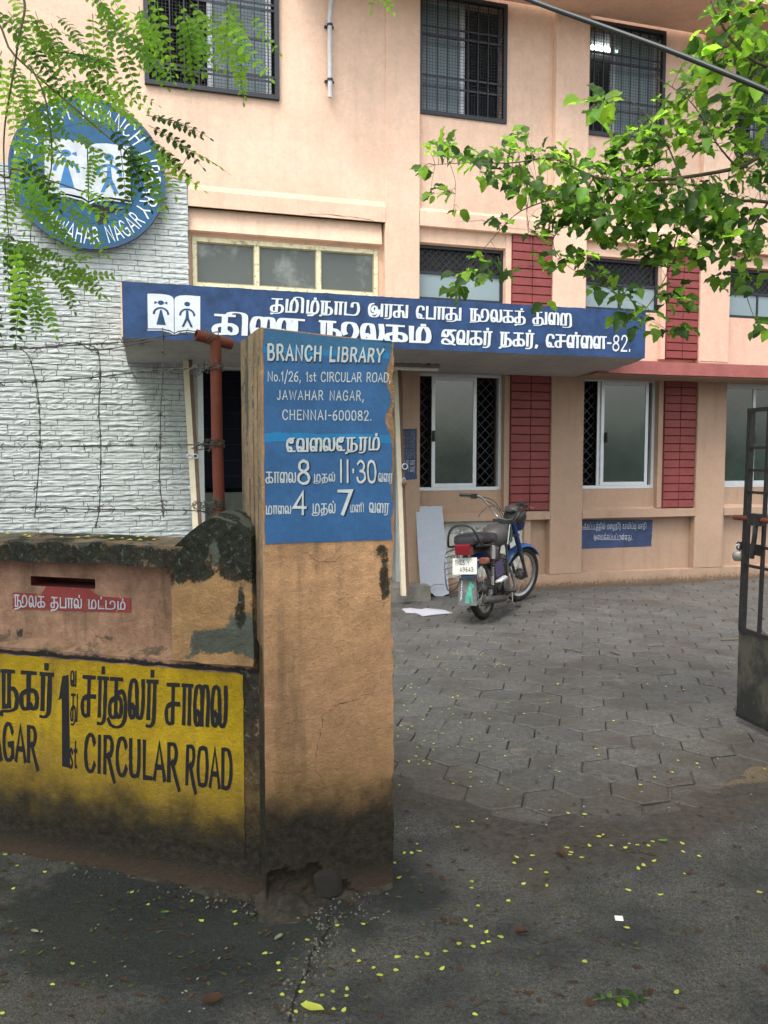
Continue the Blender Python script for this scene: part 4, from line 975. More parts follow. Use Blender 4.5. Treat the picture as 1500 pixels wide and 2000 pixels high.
crack([(745, 1318), (728, 1350), (690, 1368), (660, 1375), (632, 1395), (626, 1430), (618, 1470), (616, 1500), (640, 1545)], PI_, .0022, GP, .0016)
crack([(532, 1508), (570, 1510), (616, 1498)], PI_, .0022, GP, .0012, seed=3)
crack([(712, 1062), (680, 1078), (655, 1095), (618, 1098), (600, 1080)], PI_, .0022, GP, .0012, seed=5)
crack([(622, 1100), (617, 1110), (620, 1122)], PI_, .0022, GP, .001, seed=6)
# ================================================================= street wall
SW = thing('street_wall', 'mould blackened compound wall with a yellow painted street name and a letter slot', 'wall', WA.o, WA.yaw)
XL = -4.2
def wmask(x, y, z):
    px, py = WA.px(x, y, z); r = .0; g = 0; b = 0
    if z > 1.195: r = .85
    if z > 1.285: g = .3; r = .7
    if .83 < z < .9: b = .45; r = .30+.35*(1 if z < .845 else 0)
    if z < .86 and x > -.064: r = max(r, .62); g = .35
    return (r, g, b)
lo = MB().rough(XL, -.0, 0, .24, -.05, .842, .03, .0012, 8, faces='yXx'); lo.build('lower_wall', M['wall'], SW, attr=wmask)
lg = MB(); k = 60
vs = []; 
for i in range(k+1):
    x = XL+(-.0-XL)*i/k; w = .004*mnoise.noise(Vector((x*9, 1, 1))); vs += [(x, -.008+w, .843), (x, -.012+w, .86+w), (x, .052, .889+w)]
lg.add(vs, [(3*i+a, 3*i+3+a, 3*i+4+a, 3*i+1+a) for i in range(k) for a in (0, 1)]); lg.build('wall_ledge', M['wall'], SW, attr=wmask)
# upper wall with the letter slot
SX0, SX1, SZ0, SZ1 = -1.008, -.710, 1.097, 1.135
up = MB()
for a, b, c, d in ((XL, SX0, .88, 1.215), (SX1, -.0, .88, 1.215), (SX0, SX1, .88, SZ0), (SX0, SX1, SZ1, 1.215)):
    up.rough(a, b, .05, .20, c, d, .03, .0012, 8, faces='y')
up.box(XL, SX0-.001, .06, .20, .85, 1.21); up.box(SX1+.001, -.01, .06, .20, .85, 1.21)
up.box(SX0-.001, SX1+.001, .062, .20, .85, SZ0-.001); up.box(SX0-.001, SX1+.001, .062, .20, SZ1+.001, 1.21)
def umask(x, y, z):
    px, py = WA.px(x, y, z)
    return (.16+.30*gauss(px, py, 160, 1215, 50, 18)+.2*gauss(px, py, 20, 1130, 30, 30)+.35*gauss(px, py, 340, 1115, 30, 15)+(.25 if z < .93 else 0)+(.3 if z > 1.19 else 0), .1+.2*gauss(px, py, 60, 1220, 80, 20), .12)
up.build('upper_wall', M['wall'], SW, attr=umask)
sl_ = MB(); sl_.box(SX0+.0, SX1, .19, .198, SZ0, SZ1)
sl_.box(SX0, SX1, .053, .19, SZ0-.004, SZ0+.001); sl_.box(SX0, SX1, .053, .19, SZ1-.001, SZ1+.004); sl_.box(SX0-.004, SX0+.001, .053, .19, SZ0, SZ1); sl_.box(SX1-.001, SX1+.004, .053, .19, SZ0, SZ1)
sl_.build('letter_slot', simple_cache('slot_red', (.09, .015, .012)), SW)
rs_ = sheet('red_patch', [(25, 1157), (255, 1168), (255, 1196), (25, 1189)], M['redsign'], WA, -.0475, SW, 20, .006)
f = WA.quad([(85, 1145), (180, 1150), (205, 1168), (80, 1163)], -.0472); mesh('red_patch', [f(a, b, .001) for a, b in ((0, 0), (1, 0), (.92, .5), (.96, 1), (0.05, 1), (.02, .5))], [(0, 1, 2, 3, 4, 5)], M['redsign'], SW)
lettering('lettering', 'நூலக தபால் மட்டும்', WA.quad([(28, 1162), (248, 1176), (248, 1190), (28, 1184)], -.045), M['white2'], SW, .17, .13, lift=.0005)
# coping
def cshape(x, y, z):
    z += .010*mnoise.noise(Vector((x*2.3, y*5, 0)))+.006*mnoise.noise(Vector((x*9, y*9, 4))); y += .008*mnoise.noise(Vector((x*5, 3, z*9))); return (x, y, z)
cp2 = MB().rough(XL, -.005, -.03, .27, 1.207, 1.285, .02, .004, 14, fn=cshape, faces='yYzZ')
def cmask(x, y, z):
    v = mnoise.noise(Vector((x*7, y*9, z*9)))
    return (.72+.5*v-(.25 if z > 1.27 else 0), .42+.35*mnoise.noise(Vector((x*11, y*11, 5))), .15)
M['coping'] = plaster('mouldy_coping', (.30, .20, .13), var=.3, streak=.4, bump=.8)
cp2.build('coping', M['coping'], SW, attr=cmask)
# yellow street-name panel
yq = [(0-260, 1255), (476, 1314), (478, 1700), (-260, 1640)]
def ysheet():
    n, m = 90, 26; vs = []
    for i in range(n+1):
        for j in range(m+1):
            x = -2.2+(2.2-.061)*i/n; z = .16+(.826-.16)*j/m
            if i == n: x += .004*mnoise.noise(Vector((1, 1, z*20)))
            if j == m: z += .005*mnoise.noise(Vector((x*12, 0, 0)))
            vs.append((x, -.0030, z))
    return mesh('yellow_paint', vs, [(i*(m+1)+j, (i+1)*(m+1)+j, (i+1)*(m+1)+j+1, i*(m+1)+j+1) for i in range(n) for j in range(m)], M['yellow'], SW)
ysheet()
vs = []; 
for i in range(91):
    x = -2.2+(2.2-.07)*i/90; n_ = mnoise.noise(Vector((x*14, 0, 9))); vs += [(x, -.0034, .832-.001-.007*n_), (x, -.0034, .8405)]
mesh('dark_line', vs, [(2*i, 2*i+2, 2*i+3, 2*i+1) for i in range(90)], M['black'], SW)
def on_yellow(t, q, wx, wy, **k): lettering('lettering', t, WA.quad(q, .0036), M['black'], SW, wx, wy, lift=.0006, wob=.13, squash=.62, **k)
on_yellow('நகர்', [(2, 1309), (108, 1317), (106, 1388), (2, 1380)], .25, .13, gap=.1)
on_yellow('சர்குலர்', [(162, 1321), (312, 1331), (310, 1405), (160, 1397)], .25, .13, gap=.12)
on_yellow('சாலை', [(326, 1336), (449, 1342), (448, 1420), (324, 1412)], .25, .13, gap=.12)
# the tall 1 and its small suffixes
f1 = WA.quad([(112, 1316), (136, 1318), (137, 1500), (112, 1497)], .0036)
mesh('numeral', [f1(a, b, .0006) for a, b in ((.1, .72), (.42, .98), (.92, 1), (1.0, .0), (.38, .01), (.36, .74), (.0, .73))], [tuple(range(7))], M['black'], SW)
on_yellow('வ', [(138, 1310), (151, 1311), (151, 1340), (138, 1339)], .26, .14)
on_yellow('து', [(139, 1356), (154, 1357), (153, 1408), (138, 1406)], .26, .14)
on_yellow('st', [(136, 1446), (153, 1448), (152, 1500), (135, 1499)], .2, .14)
on_yellow('NAGAQ', [(-40, 1406), (76, 1422), (76, 1489), (-40, 1480)], .26, .15)
on_yellow('CIQCULAQ', [(166, 1434), (353, 1455), (353, 1528), (165, 1505)], .26, .14, gap=.13)
on_yellow('QOAD', [(364, 1457), (456, 1465), (456, 1541), (362, 1531)], .26, .14, gap=.1)
# pier block at the end of the wall that carries the post
def pshape2(x, y, z):
    if z > 1.18:
        k = (z-1.18)/.22
        px = -.168; dx = (x-px)/.165
        top = 1.408-.118*max(0, -dx-.02)**1.15-.07*max(0, dx-.1)**1.5-.03*abs((y-.1)/.15)**2
        z = 1.18+(top-1.18)*k
    y += .012*mnoise.noise(Vector((x*6, 1, z*6))); x += .006*mnoise.noise(Vector((1, y*6, z*8)))
    return (x, y, z)
pr = MB().rough(-.328, -.006, -.034, .27, .865, 1.40, .016, .004, 16, fn=pshape2, faces='yYxXZ')
def prmask(x, y, z):
    px, py = WA.px(x, y, z)
    if y > -.02 and z > 1.27: return (.45+.5*mnoise.noise(Vector((x*20, y*20, 1))), .75, 0)
    o = max(gauss(px, py, 395, 1185, 62, 42), 1.05*gauss(px, py, 350, 1225, 22, 50)); o = max(o, .9*gauss(px, py, 430, 1295, 60, 12))
    g = .62-1.15*o+.3*gauss(px, py, 420, 1245, 70, 22)
    r = 1.0 if py < 1120 else max(0, .95-(py-1120)/45.0); r = max(r, .9*gauss(px, py, 470, 1180, 14, 60)) - .8*gauss(px, py, 418, 1075, 16, 45)-.3*gauss(px, py, 372, 1045, 26, 18)
    return (r-o*.5, g, .05)
M['pier'] = plaster('pier_plaster', (.50, .29, .14), var=.2, streak=.3, bump=.8)
pr.build('end_pier', M['pier'], SW, attr=prmask)
# rubble and mud banked against wall and pillar
def mud(x0, x1, fn, plane, name, mat, attr=None, n=180, m=16):
    vs = []
    for i in range(n+1):
        for j in range(m+1):
            x = x0+(x1-x0)*i/n; y, z = fn(x, j/m)
            p = Vector((x, y, z)); q = mnoise.noise_vector(p*12)*.014+mnoise.noise_vector(p*38)*.009; vs.append(tuple(p+q))
    return mesh(name, vs, [(i*(m+1)+j, (i+1)*(m+1)+j, (i+1)*(m+1)+j+1, i*(m+1)+j+1) for i in range(n) for j in range(m)], mat, None, True)
def bank(x, t):
    h = .022+.02*mnoise.noise(Vector((x*4, 0, 3))); w = .11+.07*mnoise.noise(Vector((x*3, 1, 1)))
    return (.02-w*t, h*(1-t)**1.6-.02*t)
o = mud(-3.4, .02, bank, WA, 'mud_bank', M['dirt']); o.location = WA.o; o.rotation_euler = (0, 0, WA.yaw); tag(o, kind='structure'); o.name = 'ground_mud_bank'
def bank2(x, t):
    h = .025+.045*math.exp(-((x-.03)/.09)**2)+.02*mnoise.noise(Vector((x*6, 0, 3))); w = .12+.07*math.exp(-((x-.12)/.15)**2)
    return (.045-w*t, h*(1-t)**1.3-.02*t)
o = mud(-.04, .485, bank2, PI_, 'ground_mud_bank', M['dirt'], n=40); o.location = PI_.o; o.rotation_euler = (0, 0, PI_.yaw); tag(o, kind='structure')
# broken lump in the hollow of the pillar
def lump(name, c, r, sq, mat, parent, seed, n=12):
    vs = []; fs = []; m = n//2
    for i in range(m+1):
        for j in range(n):
            th = pi*i/m; ph = 2*pi*j/n; d = Vector((sin(th)*cos(ph), sin(th)*sin(ph), cos(th)))
            rr_ = r*(1+.35*mnoise.noise(d*1.6+Vector((seed, 0, 0)))+.12*mnoise.noise(d*5+Vector((seed, 0, 0)))); vs.append((c[0]+d.x*rr_*sq[0], c[1]+d.y*rr_*sq[1], c[2]+d.z*rr_*sq[2]))
    fs = [(i*n+j, (i+1)*n+j, (i+1)*n+(j+1) % n, i*n+(j+1) % n) for i in range(m) for j in range(n)]
    return mesh(name, vs, fs, mat, parent)
u, z = PI_.uz(640, 1735, 0)
lump('broken_lump', (u+.005, .012, z+.012), .066, (.95, .3, 1.15), simple_cache('lump_brown', (.022, .018, .016)), GP, 3)
# ================================================================= rusty post and barbed wire
RP = thing('rusty_post', 'rusty red iron pipe post with a short open pipe welded across its top', 'post', WA.w(-.195, .08, 1.37), WA.yaw)
autosmooth(MB().tube([(.006, 0, 0), (0, 0, .3), (-.001, 0, .655)], .0205, 16).build('pipe', M['rust'], RP))
a, b = Vector((-.052, -.05, .672)), Vector((.038, .05, .648))
mb = MB().tube([a, b], .0205, 18, cap=False); mb.tube([a, b], .0165, 18, cap=False)
d = (b-a).normalized(); u_ = d.cross(Vector((0, 0, 1))).normalized(); v_ = u_.cross(d); k = len(mb.v)
mb.add([a+(u_*cos(w)+v_*sin(w))*r for r in (.0165, .0205) for w in [2*pi*i/18 for i in range(18)]], [(i, (i+1) % 18, 18+(i+1) % 18, 18+i) for i in range(18)])
mb.add([b+(u_*cos(w)+v_*sin(w))*.0205 for w in [2*pi*i/18 for i in range(18)]], [tuple(range(18))])
mb.add([a+d*.06+(u_*cos(w)+v_*sin(w))*.0166 for w in [2*pi*i/18 for i in range(18)]], [tuple(range(18))])
autosmooth(mb.build('cross_pipe', M['rust'], RP))
BW = thing('barbed_wire_fence', 'barbed wire strands stretched along the top of the street wall to the rusty post', 'barbed wire', WA.w(0, .08, 1.3), WA.yaw)
rw = random.Random(11)
def wl(px, py): u, z = WA.uz(px, py, -.08); return Vector((u, 0, z-1.3))
def barbed(pts, name='wire_strand', r=.002, step=.08, barb=True):
    P = smooth3([tuple(p) for p in pts], 8); mb = MB(); ph = 0
    A = []; B = []
    for i, p in enumerate(P):
        ph = i*1.3; o1 = Vector((0, cos(ph), sin(ph)))*.0014; A.append(Vector(p)+o1); B.append(Vector(p)-o1)
    mb.tube(A, r*.85, 5); mb.tube(B, r*.85, 5); acc = 0
    if barb:
        for p, q in zip(P, P[1:]):
            p, q = Vector(p), Vector(q); acc += (q-p).length
            if acc > step:
                acc = 0
                for k in range(4):
                    d = Vector((rw.uniform(-1, 1), rw.uniform(-1, 1), rw.uniform(-1, 1))).normalized(); mb.tube([q-d*.005, q+d*rw.uniform(.013, .026)], .0014, 4)
                tn = (q-p).normalized(); mb.tube([q-tn*.005, q, q+tn*.005], .0034, 6)
    return mb.build(name, M['wire'], BW, True)
barbed([wl(-400, 690), wl(0, 678), wl(60, 681), wl(130, 675), wl(240, 668), wl(330, 655), wl(400, 650)])
barbed([wl(0, 684), wl(90, 678), wl(150, 670), wl(190, 684), wl(300, 665)], step=.2)
barbed([wl(-400, 760), wl(0, 747), wl(70, 746), wl(195, 736), wl(290, 724), wl(360, 720), wl(420, 717)])
barbed([wl(-400, 876), wl(0, 873), wl(80, 873), wl(195, 870), wl(320, 869), wl(425, 868)])
barbed([wl(-400, 990), wl(0, 992), wl(70, 990), wl(190, 995), wl(320, 995), wl(420, 1000)])
for c in ([(40, 681), (57, 698), (70, 746), (77, 800), (78, 873), (72, 960), (68, 1010)], [(165, 672), (190, 684), (196, 736), (193, 800), (197, 873), (194, 990), (186, 1030)], [(318, 640), (318, 720), (314, 800), (313, 870), (312, 940), (320, 1010)]):
    barbed([wl(*p) for p in c], step=.07)
for (px, py) in ((70, 746), (195, 736), (78, 873), (197, 873), (72, 991), (193, 994), (320, 996), (314, 871)):
    c = wl(px, py); mb = MB()
    for k in range(3):
        mb.tube([c+Vector((rw.uniform(-.012, .012), rw.uniform(-.008, .004), rw.uniform(-.012, .012))) for _ in range(5)], .0012, 4)
    mb.build('wire_knot', M['wire'], BW)
def tangle(cx, cy, w, h, n, sx=1):
    c = wl(cx, cy); mb = MB()
    for k in range(n):
        pts = []; a = rw.uniform(0, 6); o = Vector((rw.uniform(-w, w*.6), 0, rw.uniform(-h, h)*.5)); r1, r2 = rw.uniform(.012, .026), rw.uniform(.008, .02)
        for i in range(9): a += rw.uniform(.6, 1.1); pts.append(c+o+Vector((r1*cos(a)+i*.0015*sx, -.018+r1*sin(a)*.9, r2*sin(a*1.3)+rw.uniform(-.004, .004))))
        mb.tube(smooth3([tuple(p) for p in pts], 4), .0013, 4)
    for k in range(6):
        d = Vector((rw.uniform(-1, 1), rw.uniform(-.5, 0), rw.uniform(-1, 1))).normalized(); p = c+Vector((rw.uniform(-w, w), -.02, rw.uniform(-h, h))); mb.tube([p, p+d*.022], .0012, 4)
    mb.build('wire_tangle', M['wire'], BW, True)
def wrap(cx, cy, n, dz=.012):
    c = wl(cx, cy)+Vector((0, 0, 0)); mb = MB(); pts = []
    for i in range(n*10+1): a = 2*pi*i/10; pts.append(c+Vector((.0225*cos(a), .0225*sin(a), dz*i/(n*10)-dz/2+.003*sin(i*1.7))))
    mb.tube(pts, .0014, 4); mb.build('wire_wrap', M['wire'], BW)
for (x, y) in ((425, 717), (427, 867), (430, 990)): wrap(x, y, 4, .03)
tangle(402, 722, .05, .016, 7); tangle(408, 870, .045, .012, 7); tangle(405, 990, .045, .022, 8); tangle(430, 985, .012, .018, 4); tangle(418, 660, .012, .02, 3)
# ================================================================= gate leaf
g0 = Vector(ground(1440, 1397, .04)); g1 = Vector(ground(1500, 1427, .04)); gd = (g1-g0); gd.z = 0; gd.normalize()
GA = Plane((g0.x, g0.y), math.atan2(gd.y, gd.x))
gt = thing('gate_leaf', 'black iron gate leaf with a plain lower plate and open bars, swung inward', 'gate', (g0.x, g0.y, 0), GA.yaw)
TL = .028
def gx(z): return TL*z/1.9
def gbar(x0, z0, x1, z1, r, name, mat='blackiron', y=0, sq=True):
    mb = MB(); d = Vector((x1-x0, 0, z1-z0)).normalized(); nrm = Vector((-d.z, 0, d.x))*r
    a, b = Vector((x0, y, z0)), Vector((x1, y, z1)); vs = []
    for p in (a, b):
        for s1, s2 in ((1, 1), (1, -1), (-1, -1), (-1, 1)): vs.append(p+nrm*s1+Vector((0, r*s2, 0)))
    mb.add(vs, [(0, 1, 2, 3), (7, 6, 5, 4)]+[(i, i+4, (i+1) % 4+4, (i+1) % 4) for i in range(4)]); return mb.build(name, M[mat], gt)
PZ = .575; GL = 1.55
MB().box(-.004, GL, -.004, .004, .04, PZ).build('sheet_plate', M['plate'], gt)
gbar(0, PZ, GL, PZ, .012, 'rail'); gbar(0, .05, GL, .05, .012, 'rail')
gbar(gx(PZ)+.012, PZ+.012, gx(1.9)+.02, 1.885, .016, 'stile'); gbar(GL, .04, GL+.03, 1.9, .016, 'stile')
for k in range(1, 9):
    x = .012+.165*k; gbar(x, PZ+.012, x+.028, 1.872, .009, 'upright_bar')
for z in (1.88, 1.53, 1.40, 1.085, .965, 1.66): gbar(.02+.001, z, GL, z, .008 if z < 1.8 else .012, 'cross_bar', y=.0002 if z < 1.8 else 0)
MB().tube([(-.05, -.022, 1.245), (.9, -.022, 1.245)], .015, 12).build('bolt', M['rust'], gt)
MB().tube([(.03, -.024, 1.02), (.03, -.024, 1.27)], .017, 10).build('bolt_guide', M['blackiron'], gt) if False else None
MB().box(.10, .20, -.045, -.004, 1.21, 1.28).build('bolt_guide', M['blackiron'], gt)
MB().box(-.01, .19, -.014, -.004, 1.035, 1.10).build('hasp_plate', M['blackiron'], gt)
mb = MB().tube([(.16, -.03, 1.26), (.165, -.04, 1.16), (.15, -.045, 1.02)], .014, 8); mb.build('bolt_handle', M['blackiron'], gt)
MB().tube([(.0, -.012+.0*cos(w), 1.07) if False else (-.006+.02*cos(w), -.02, 1.075+.022*sin(w)) for w in [i*pi/6 for i in range(13)]], .005, 6).build('staple', M['blackiron'], gt)
w = Vector((GA.c, GA.s, 0)); nrm = Vector((GA.s, -GA.c, 0))
padlock(tuple(g0+w*(-.004)+nrm*.024+Vector((0, 0, 1.0-.04-.0+.02))), GA.yaw+.9, 'round steel padlock hanging open from the black gate', 1.35, 'steel')
hp = g0+gd*(GL+.12)
gp2 = thing('gate_post', 'plain plastered post that carries the black gate', 'post', (hp.x, hp.y, 0), GA.yaw)
MB().rough(-.08, .3, -.2, .2, -.05, 2.0, .1, .003, 5).build('shaft', M['pillar'], gp2)
# ================================================================= ground
gr = MB().box(-40, 40, -25, 55, -.4, -.075).build('ground', M['bed']); tag(gr, kind='structure')
BYAW = radians(-9); 
def bnd(x): return 3.27+.5*math.exp(-((x-.0)/.33)**2)+.65/(1+math.exp(-(x-1.55)*7))+.06*mnoise.noise(Vector((x*2.5, 0, 0)))
def rz_(x, y):
    z = .010*mnoise.noise(Vector((x*1.1, y*1.1, 0)))+.004*mnoise.noise(Vector((x*7, y*7, 1)))+.0016*mnoise.noise(Vector((x*40, y*40, 2)))
    e = y-bnd(x); n = mnoise.noise(Vector((x*6, y*6, 5)))
    z += .012*math.exp(-((e+.12)/.22)**2)*(1+n)           # lip of mud in front of the pavers
    if e > -.1:
        k = min(1, (e+.1)/.45); z = z*(1-k)+k*(.003-.020*min(1.6, (e+.1)/.5)+.013*mnoise.noise(Vector((x*3.2, y*3.2, 8)))+.004*n)
        if e > .9: z -= .03
    return z
def amask(x, y, z):
    e = y-bnd(x); px, py = proj(x, y, 0)
    b = .55*math.exp(-((e+.0)/.30)**2)+.12
    b += .25*math.exp(-((x-.55)/.22)**2)*(1 if y < 3 else .5)
    s = .8*gauss(px, py, 1440, 1500, 110, 50)
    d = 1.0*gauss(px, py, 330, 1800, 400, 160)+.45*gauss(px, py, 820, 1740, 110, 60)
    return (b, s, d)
def rgrid(x0, x1, y0, y1, st):
    nx, ny = round((x1-x0)/st), round((y1-y0)/st); vs = []
    for i in range(nx+1):
        for j in range(ny+1): x = x0+(x1-x0)*i/nx; y = y0+(y1-y0)*j/ny; vs.append((x, y, rz_(x, y)))
    return vs, [(i*(ny+1)+j, (i+1)*(ny+1)+j, (i+1)*(ny+1)+j+1, i*(ny+1)+j+1) for i in range(nx) for j in range(ny)]
vs, fs = rgrid(-2.4, 2.6, 1.7, 4.3, .02)
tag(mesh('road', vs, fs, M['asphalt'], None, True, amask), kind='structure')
tag(mesh('street_ground', [(-30, -20, -.004), (30, -20, -.004), (30, 1.7, -.004), (-30, 1.7, -.004), (-30, 3.2, -.02), (-2.4, 3.2, -.02), (-2.4, 1.7, -.004), (2.6, 1.7, -.004), (2.6, 3.2, -.02), (30, 3.2, -.02)],
     [(0, 1, 2, 3), (3, 6, 5, 4), (7, 2, 9, 8)], M['asphalt']), kind='structure')
bed = MB().add([(-14, 3.0, -.03), (14, 3.0, -.03), (14, 16, -.03), (-14, 16, -.03)], [(0, 1, 2, 3)]).build('courtyard_ground', M['bed']); tag(bed, kind='structure')
# hexagonal pavers
pv = bpy.data.objects.new('paving', None); link(pv); tag(pv, kind='structure')
HR = .27/math.sqrt(3)
def hexm(seed):
    r = random.Random(seed); vs = []; c = .009; g = .0022+.0007*(seed % 3)
    for rad, z in ((HR-g, -.03), (HR-g, -.005), (HR-g-c, 0)):
        for k in range(6): a = pi/2+k*pi/3; vs.append((rad*cos(a)+r.uniform(-.0015, .0015), rad*sin(a)+r.uniform(-.0015, .0015), z+r.uniform(-.0007, .0007)))
    return vs, [(12, 13, 14, 15, 16, 17)]+[(6*l+k, 6*l+(k+1) % 6, 6*l+6+(k+1) % 6, 6*l+6+k) for l in (0, 1) for k in range(6)]
HV = [hexm(i) for i in range(6)]; HM = []
for v, f in HV: m = bpy.data.meshes.new('paver'); m.from_pydata(v, [], f); m.materials.append(M['paver']); HM.append(m)
PY = radians(-14); pc, ps_ = cos(PY), sin(PY); tiles = []
ox, oy = ground(1028, 1522)[:2]
for r in range(-10, 42):
    for q in range(-34, 34):
        lx = (q+.5*(r % 2))*.27; ly = r*1.5*HR; x = ox+lx*pc-ly*ps_; y = oy+lx*ps_+ly*pc
        if y < bnd(x)-.05 or abs(x) > 6.5: continue
        fy = -(x-FA.o[0])*FA.s+(y-FA.o[1])*FA.c
        if fy > .10: continue
        px, py = proj(x, y, 0); seen = 745 < px < 1560
        tiles.append((0 if seen else 1, y, x))
tiles.sort(); rt = random.Random(2); mb = MB(); cnt = 0
for s, y, x in tiles:
    k = rt.randrange(6); th = PY+rt.choice(range(6))*pi/3+rt.uniform(-.012, .012); tx, ty = rt.gauss(0, .006), rt.gauss(0, .006); zz = rt.uniform(-.004, .003)
    e = y-bnd(x)
    if e < .3: zz -= .010*(1-e/.3)
    if s == 0 and cnt < 300:
        o = bpy.data.objects.new('paver', HM[k]); link(o, pv); o.location = (x, y, zz); o.rotation_euler = (tx, ty, th); cnt += 1
    else:
        R = Matrix.Translation((x, y, zz)) @ Matrix.Rotation(th, 4, 'Z') @ Matrix.Rotation(tx, 4, 'X'); mb.add([R @ Vector(v) for v in HV[k][0]], HV[k][1])
tag(mb.build('far_pavers', M['paver'], pv), kind='stuff')

crack([(590, 418), (640, 418), (690, 424), (720, 428), (752, 440)], FA, .0035, BLD, .004, seed=9)
crack([(880, 434), (940, 430), (1000, 446), (1060, 452)], FA, .0035, BLD, .003, seed=10)

# jagged crack running from the pillar foot to the front, with crumbs beside it
rc = random.Random(12); P = []
ck = [(642, 1788), (645, 1812), (632, 1838), (618, 1850), (606, 1872), (600, 1900), (585, 1925), (576, 1960), (566, 2010)]
for a, b in zip(ck, ck[1:]):
    for k in range(5): P.append((a[0]+(b[0]-a[0])*k/5+rc.uniform(-4, 4), a[1]+(b[1]-a[1])*k/5+rc.uniform(-3, 3)))
vs = []
for i, (x, y) in enumerate(P):
    w = rc.uniform(1.2, 4.0)
    for s in (-1, 1): g = ground(x+s*w, y); vs.append((g[0], g[1], rz_(g[0], g[1])+.0022))
road = bpy.data.objects['road']
mesh('crack', vs, [(2*i, 2*i+1, 2*i+3, 2*i+2) for i in range(len(P)-1)], simple_cache('road_crack', (.008, .008, .008)), road)
mb = MB()
for _ in range(170):
    x, y = rc.choice(P); g = ground(x+rc.gauss(0, 16), y+rc.gauss(0, 10)); s = rc.uniform(.002, .009); z = rz_(g[0], g[1])
    mb.add([(g[0]+s*rc.uniform(.6, 1.4)*cos(a), g[1]+s*rc.uniform(.6, 1.4)*sin(a), z-.001) for a in (0, 1.3, 2.5, 3.8, 5)]+[(g[0]+s*.2, g[1], z+s*.8)], [(i, (i+1) % 5, 5) for i in range(5)])
for _ in range(260):
    x = rc.uniform(0, 760); y = 1640+105*x/475+rc.gauss(12, 16) if x < 475 else rc.uniform(1745, 1800)
    g = ground(x, y); s = rc.uniform(.002, .008); z = max(rz_(g[0], g[1]), .004)
    mb.add([(g[0]+s*rc.uniform(.6, 1.4)*cos(a), g[1]+s*rc.uniform(.6, 1.4)*sin(a), z-.001) for a in (0, 1.3, 2.5, 3.8, 5)]+[(g[0]+s*.2, g[1], z+s*.8)], [(i, (i+1) % 5, 5) for i in range(5)])
tag(mb.build('rubble_crumbs', simple_cache('crumb_grey', (.09, .08, .07))), kind='stuff')
# ================================================================= parked motorcycle
M['tyre'] = simple('worn_tyre_rubber', (.022, .021, .02), .8, .2, var=.3, bump=.4, bs=60, grime=(.06, .05, .04), gs=12)
M['chrome'] = simple('dull_chrome', (.34, .33, .32), .3, .5, .9, var=.15)
M['bikeblue'] = simple('blue_bike_paint', (.012, .03, .12), .35, .5, var=.1)
M['bikelight'] = simple('light_blue_fender_paint', (.035, .11, .27), .35, .5, var=.15)
M['darkgreen'] = simple('dusty_green_tank_paint', (.012, .05, .045), .35, .5, var=.15)
M['tankblack'] = simple('dusty_black_paint', (.045, .04, .038), .5, .5, var=.3, vs=8)
M['vinyl'] = simple('black_seat_vinyl', (.022, .022, .026), .38, .5, var=.2, bump=.2)
M['redlens'] = simple('red_lens', (.13, .008, .012), .25, .6)
M['orangelens'] = simple('faded_orange_lens', (.16, .05, .035), .4, .5)
M['numplate'] = simple('white_plate', (.5, .5, .47), .5, var=.1)
M['flap'] = simple('grey_rubber_flap', (.085, .088, .09), .7, var=.2, grime=(.2, .19, .17), gs=8)
M['mint'] = simple('mint_print', (.05, .26, .20), .6, var=.3, vs=30)
M['engine'] = simple('oily_cast_metal', (.10, .095, .09), .5, .5, .5, var=.4, bump=.5, grime=(.03, .025, .02), gs=14)
M['violet'] = simple('violet_side_panel', (.04, .035, .10), .4, .5, var=.15)
MBK = thing('motorcycle', 'old black and blue motorcycle parked with a white number plate and a stop mudflap', 'motorcycle', (1.0, 7.88, 0), radians(62))
MBK.rotation_euler = (radians(-5), 0, radians(62))
RW, WB = .31, 1.13
def ell(sections, n=16, p=2.4):
    """loft of rounded sections (x, y, z, half width, half height)"""
    vs = []; fs = []
    for x, y, z, w, h in sections:
        for k in range(n):
            a = 2*pi*k/n; c, s = cos(a), sin(a)
            vs.append((x, y+w*math.copysign(abs(c)**(2/p), c), z+h*math.copysign(abs(s)**(2/p), s)))
    m = len(sections)
    fs = [(i*n+k, (i+1)*n+k, (i+1)*n+(k+1) % n, i*n+(k+1) % n) for i in range(m-1) for k in range(n)]+[tuple(range(n)), tuple(range(m*n-1, (m-1)*n-1, -1))]
    return vs, fs
def loft(name, sec, mat, parent, n=16, p=2.4, xf=None, deg=40):
    v, f = ell(sec, n, p)
    if xf: v = [tuple(xf @ Vector(q)) for q in v]
    return autosmooth(mesh(name, v, f, M[mat], parent), deg)
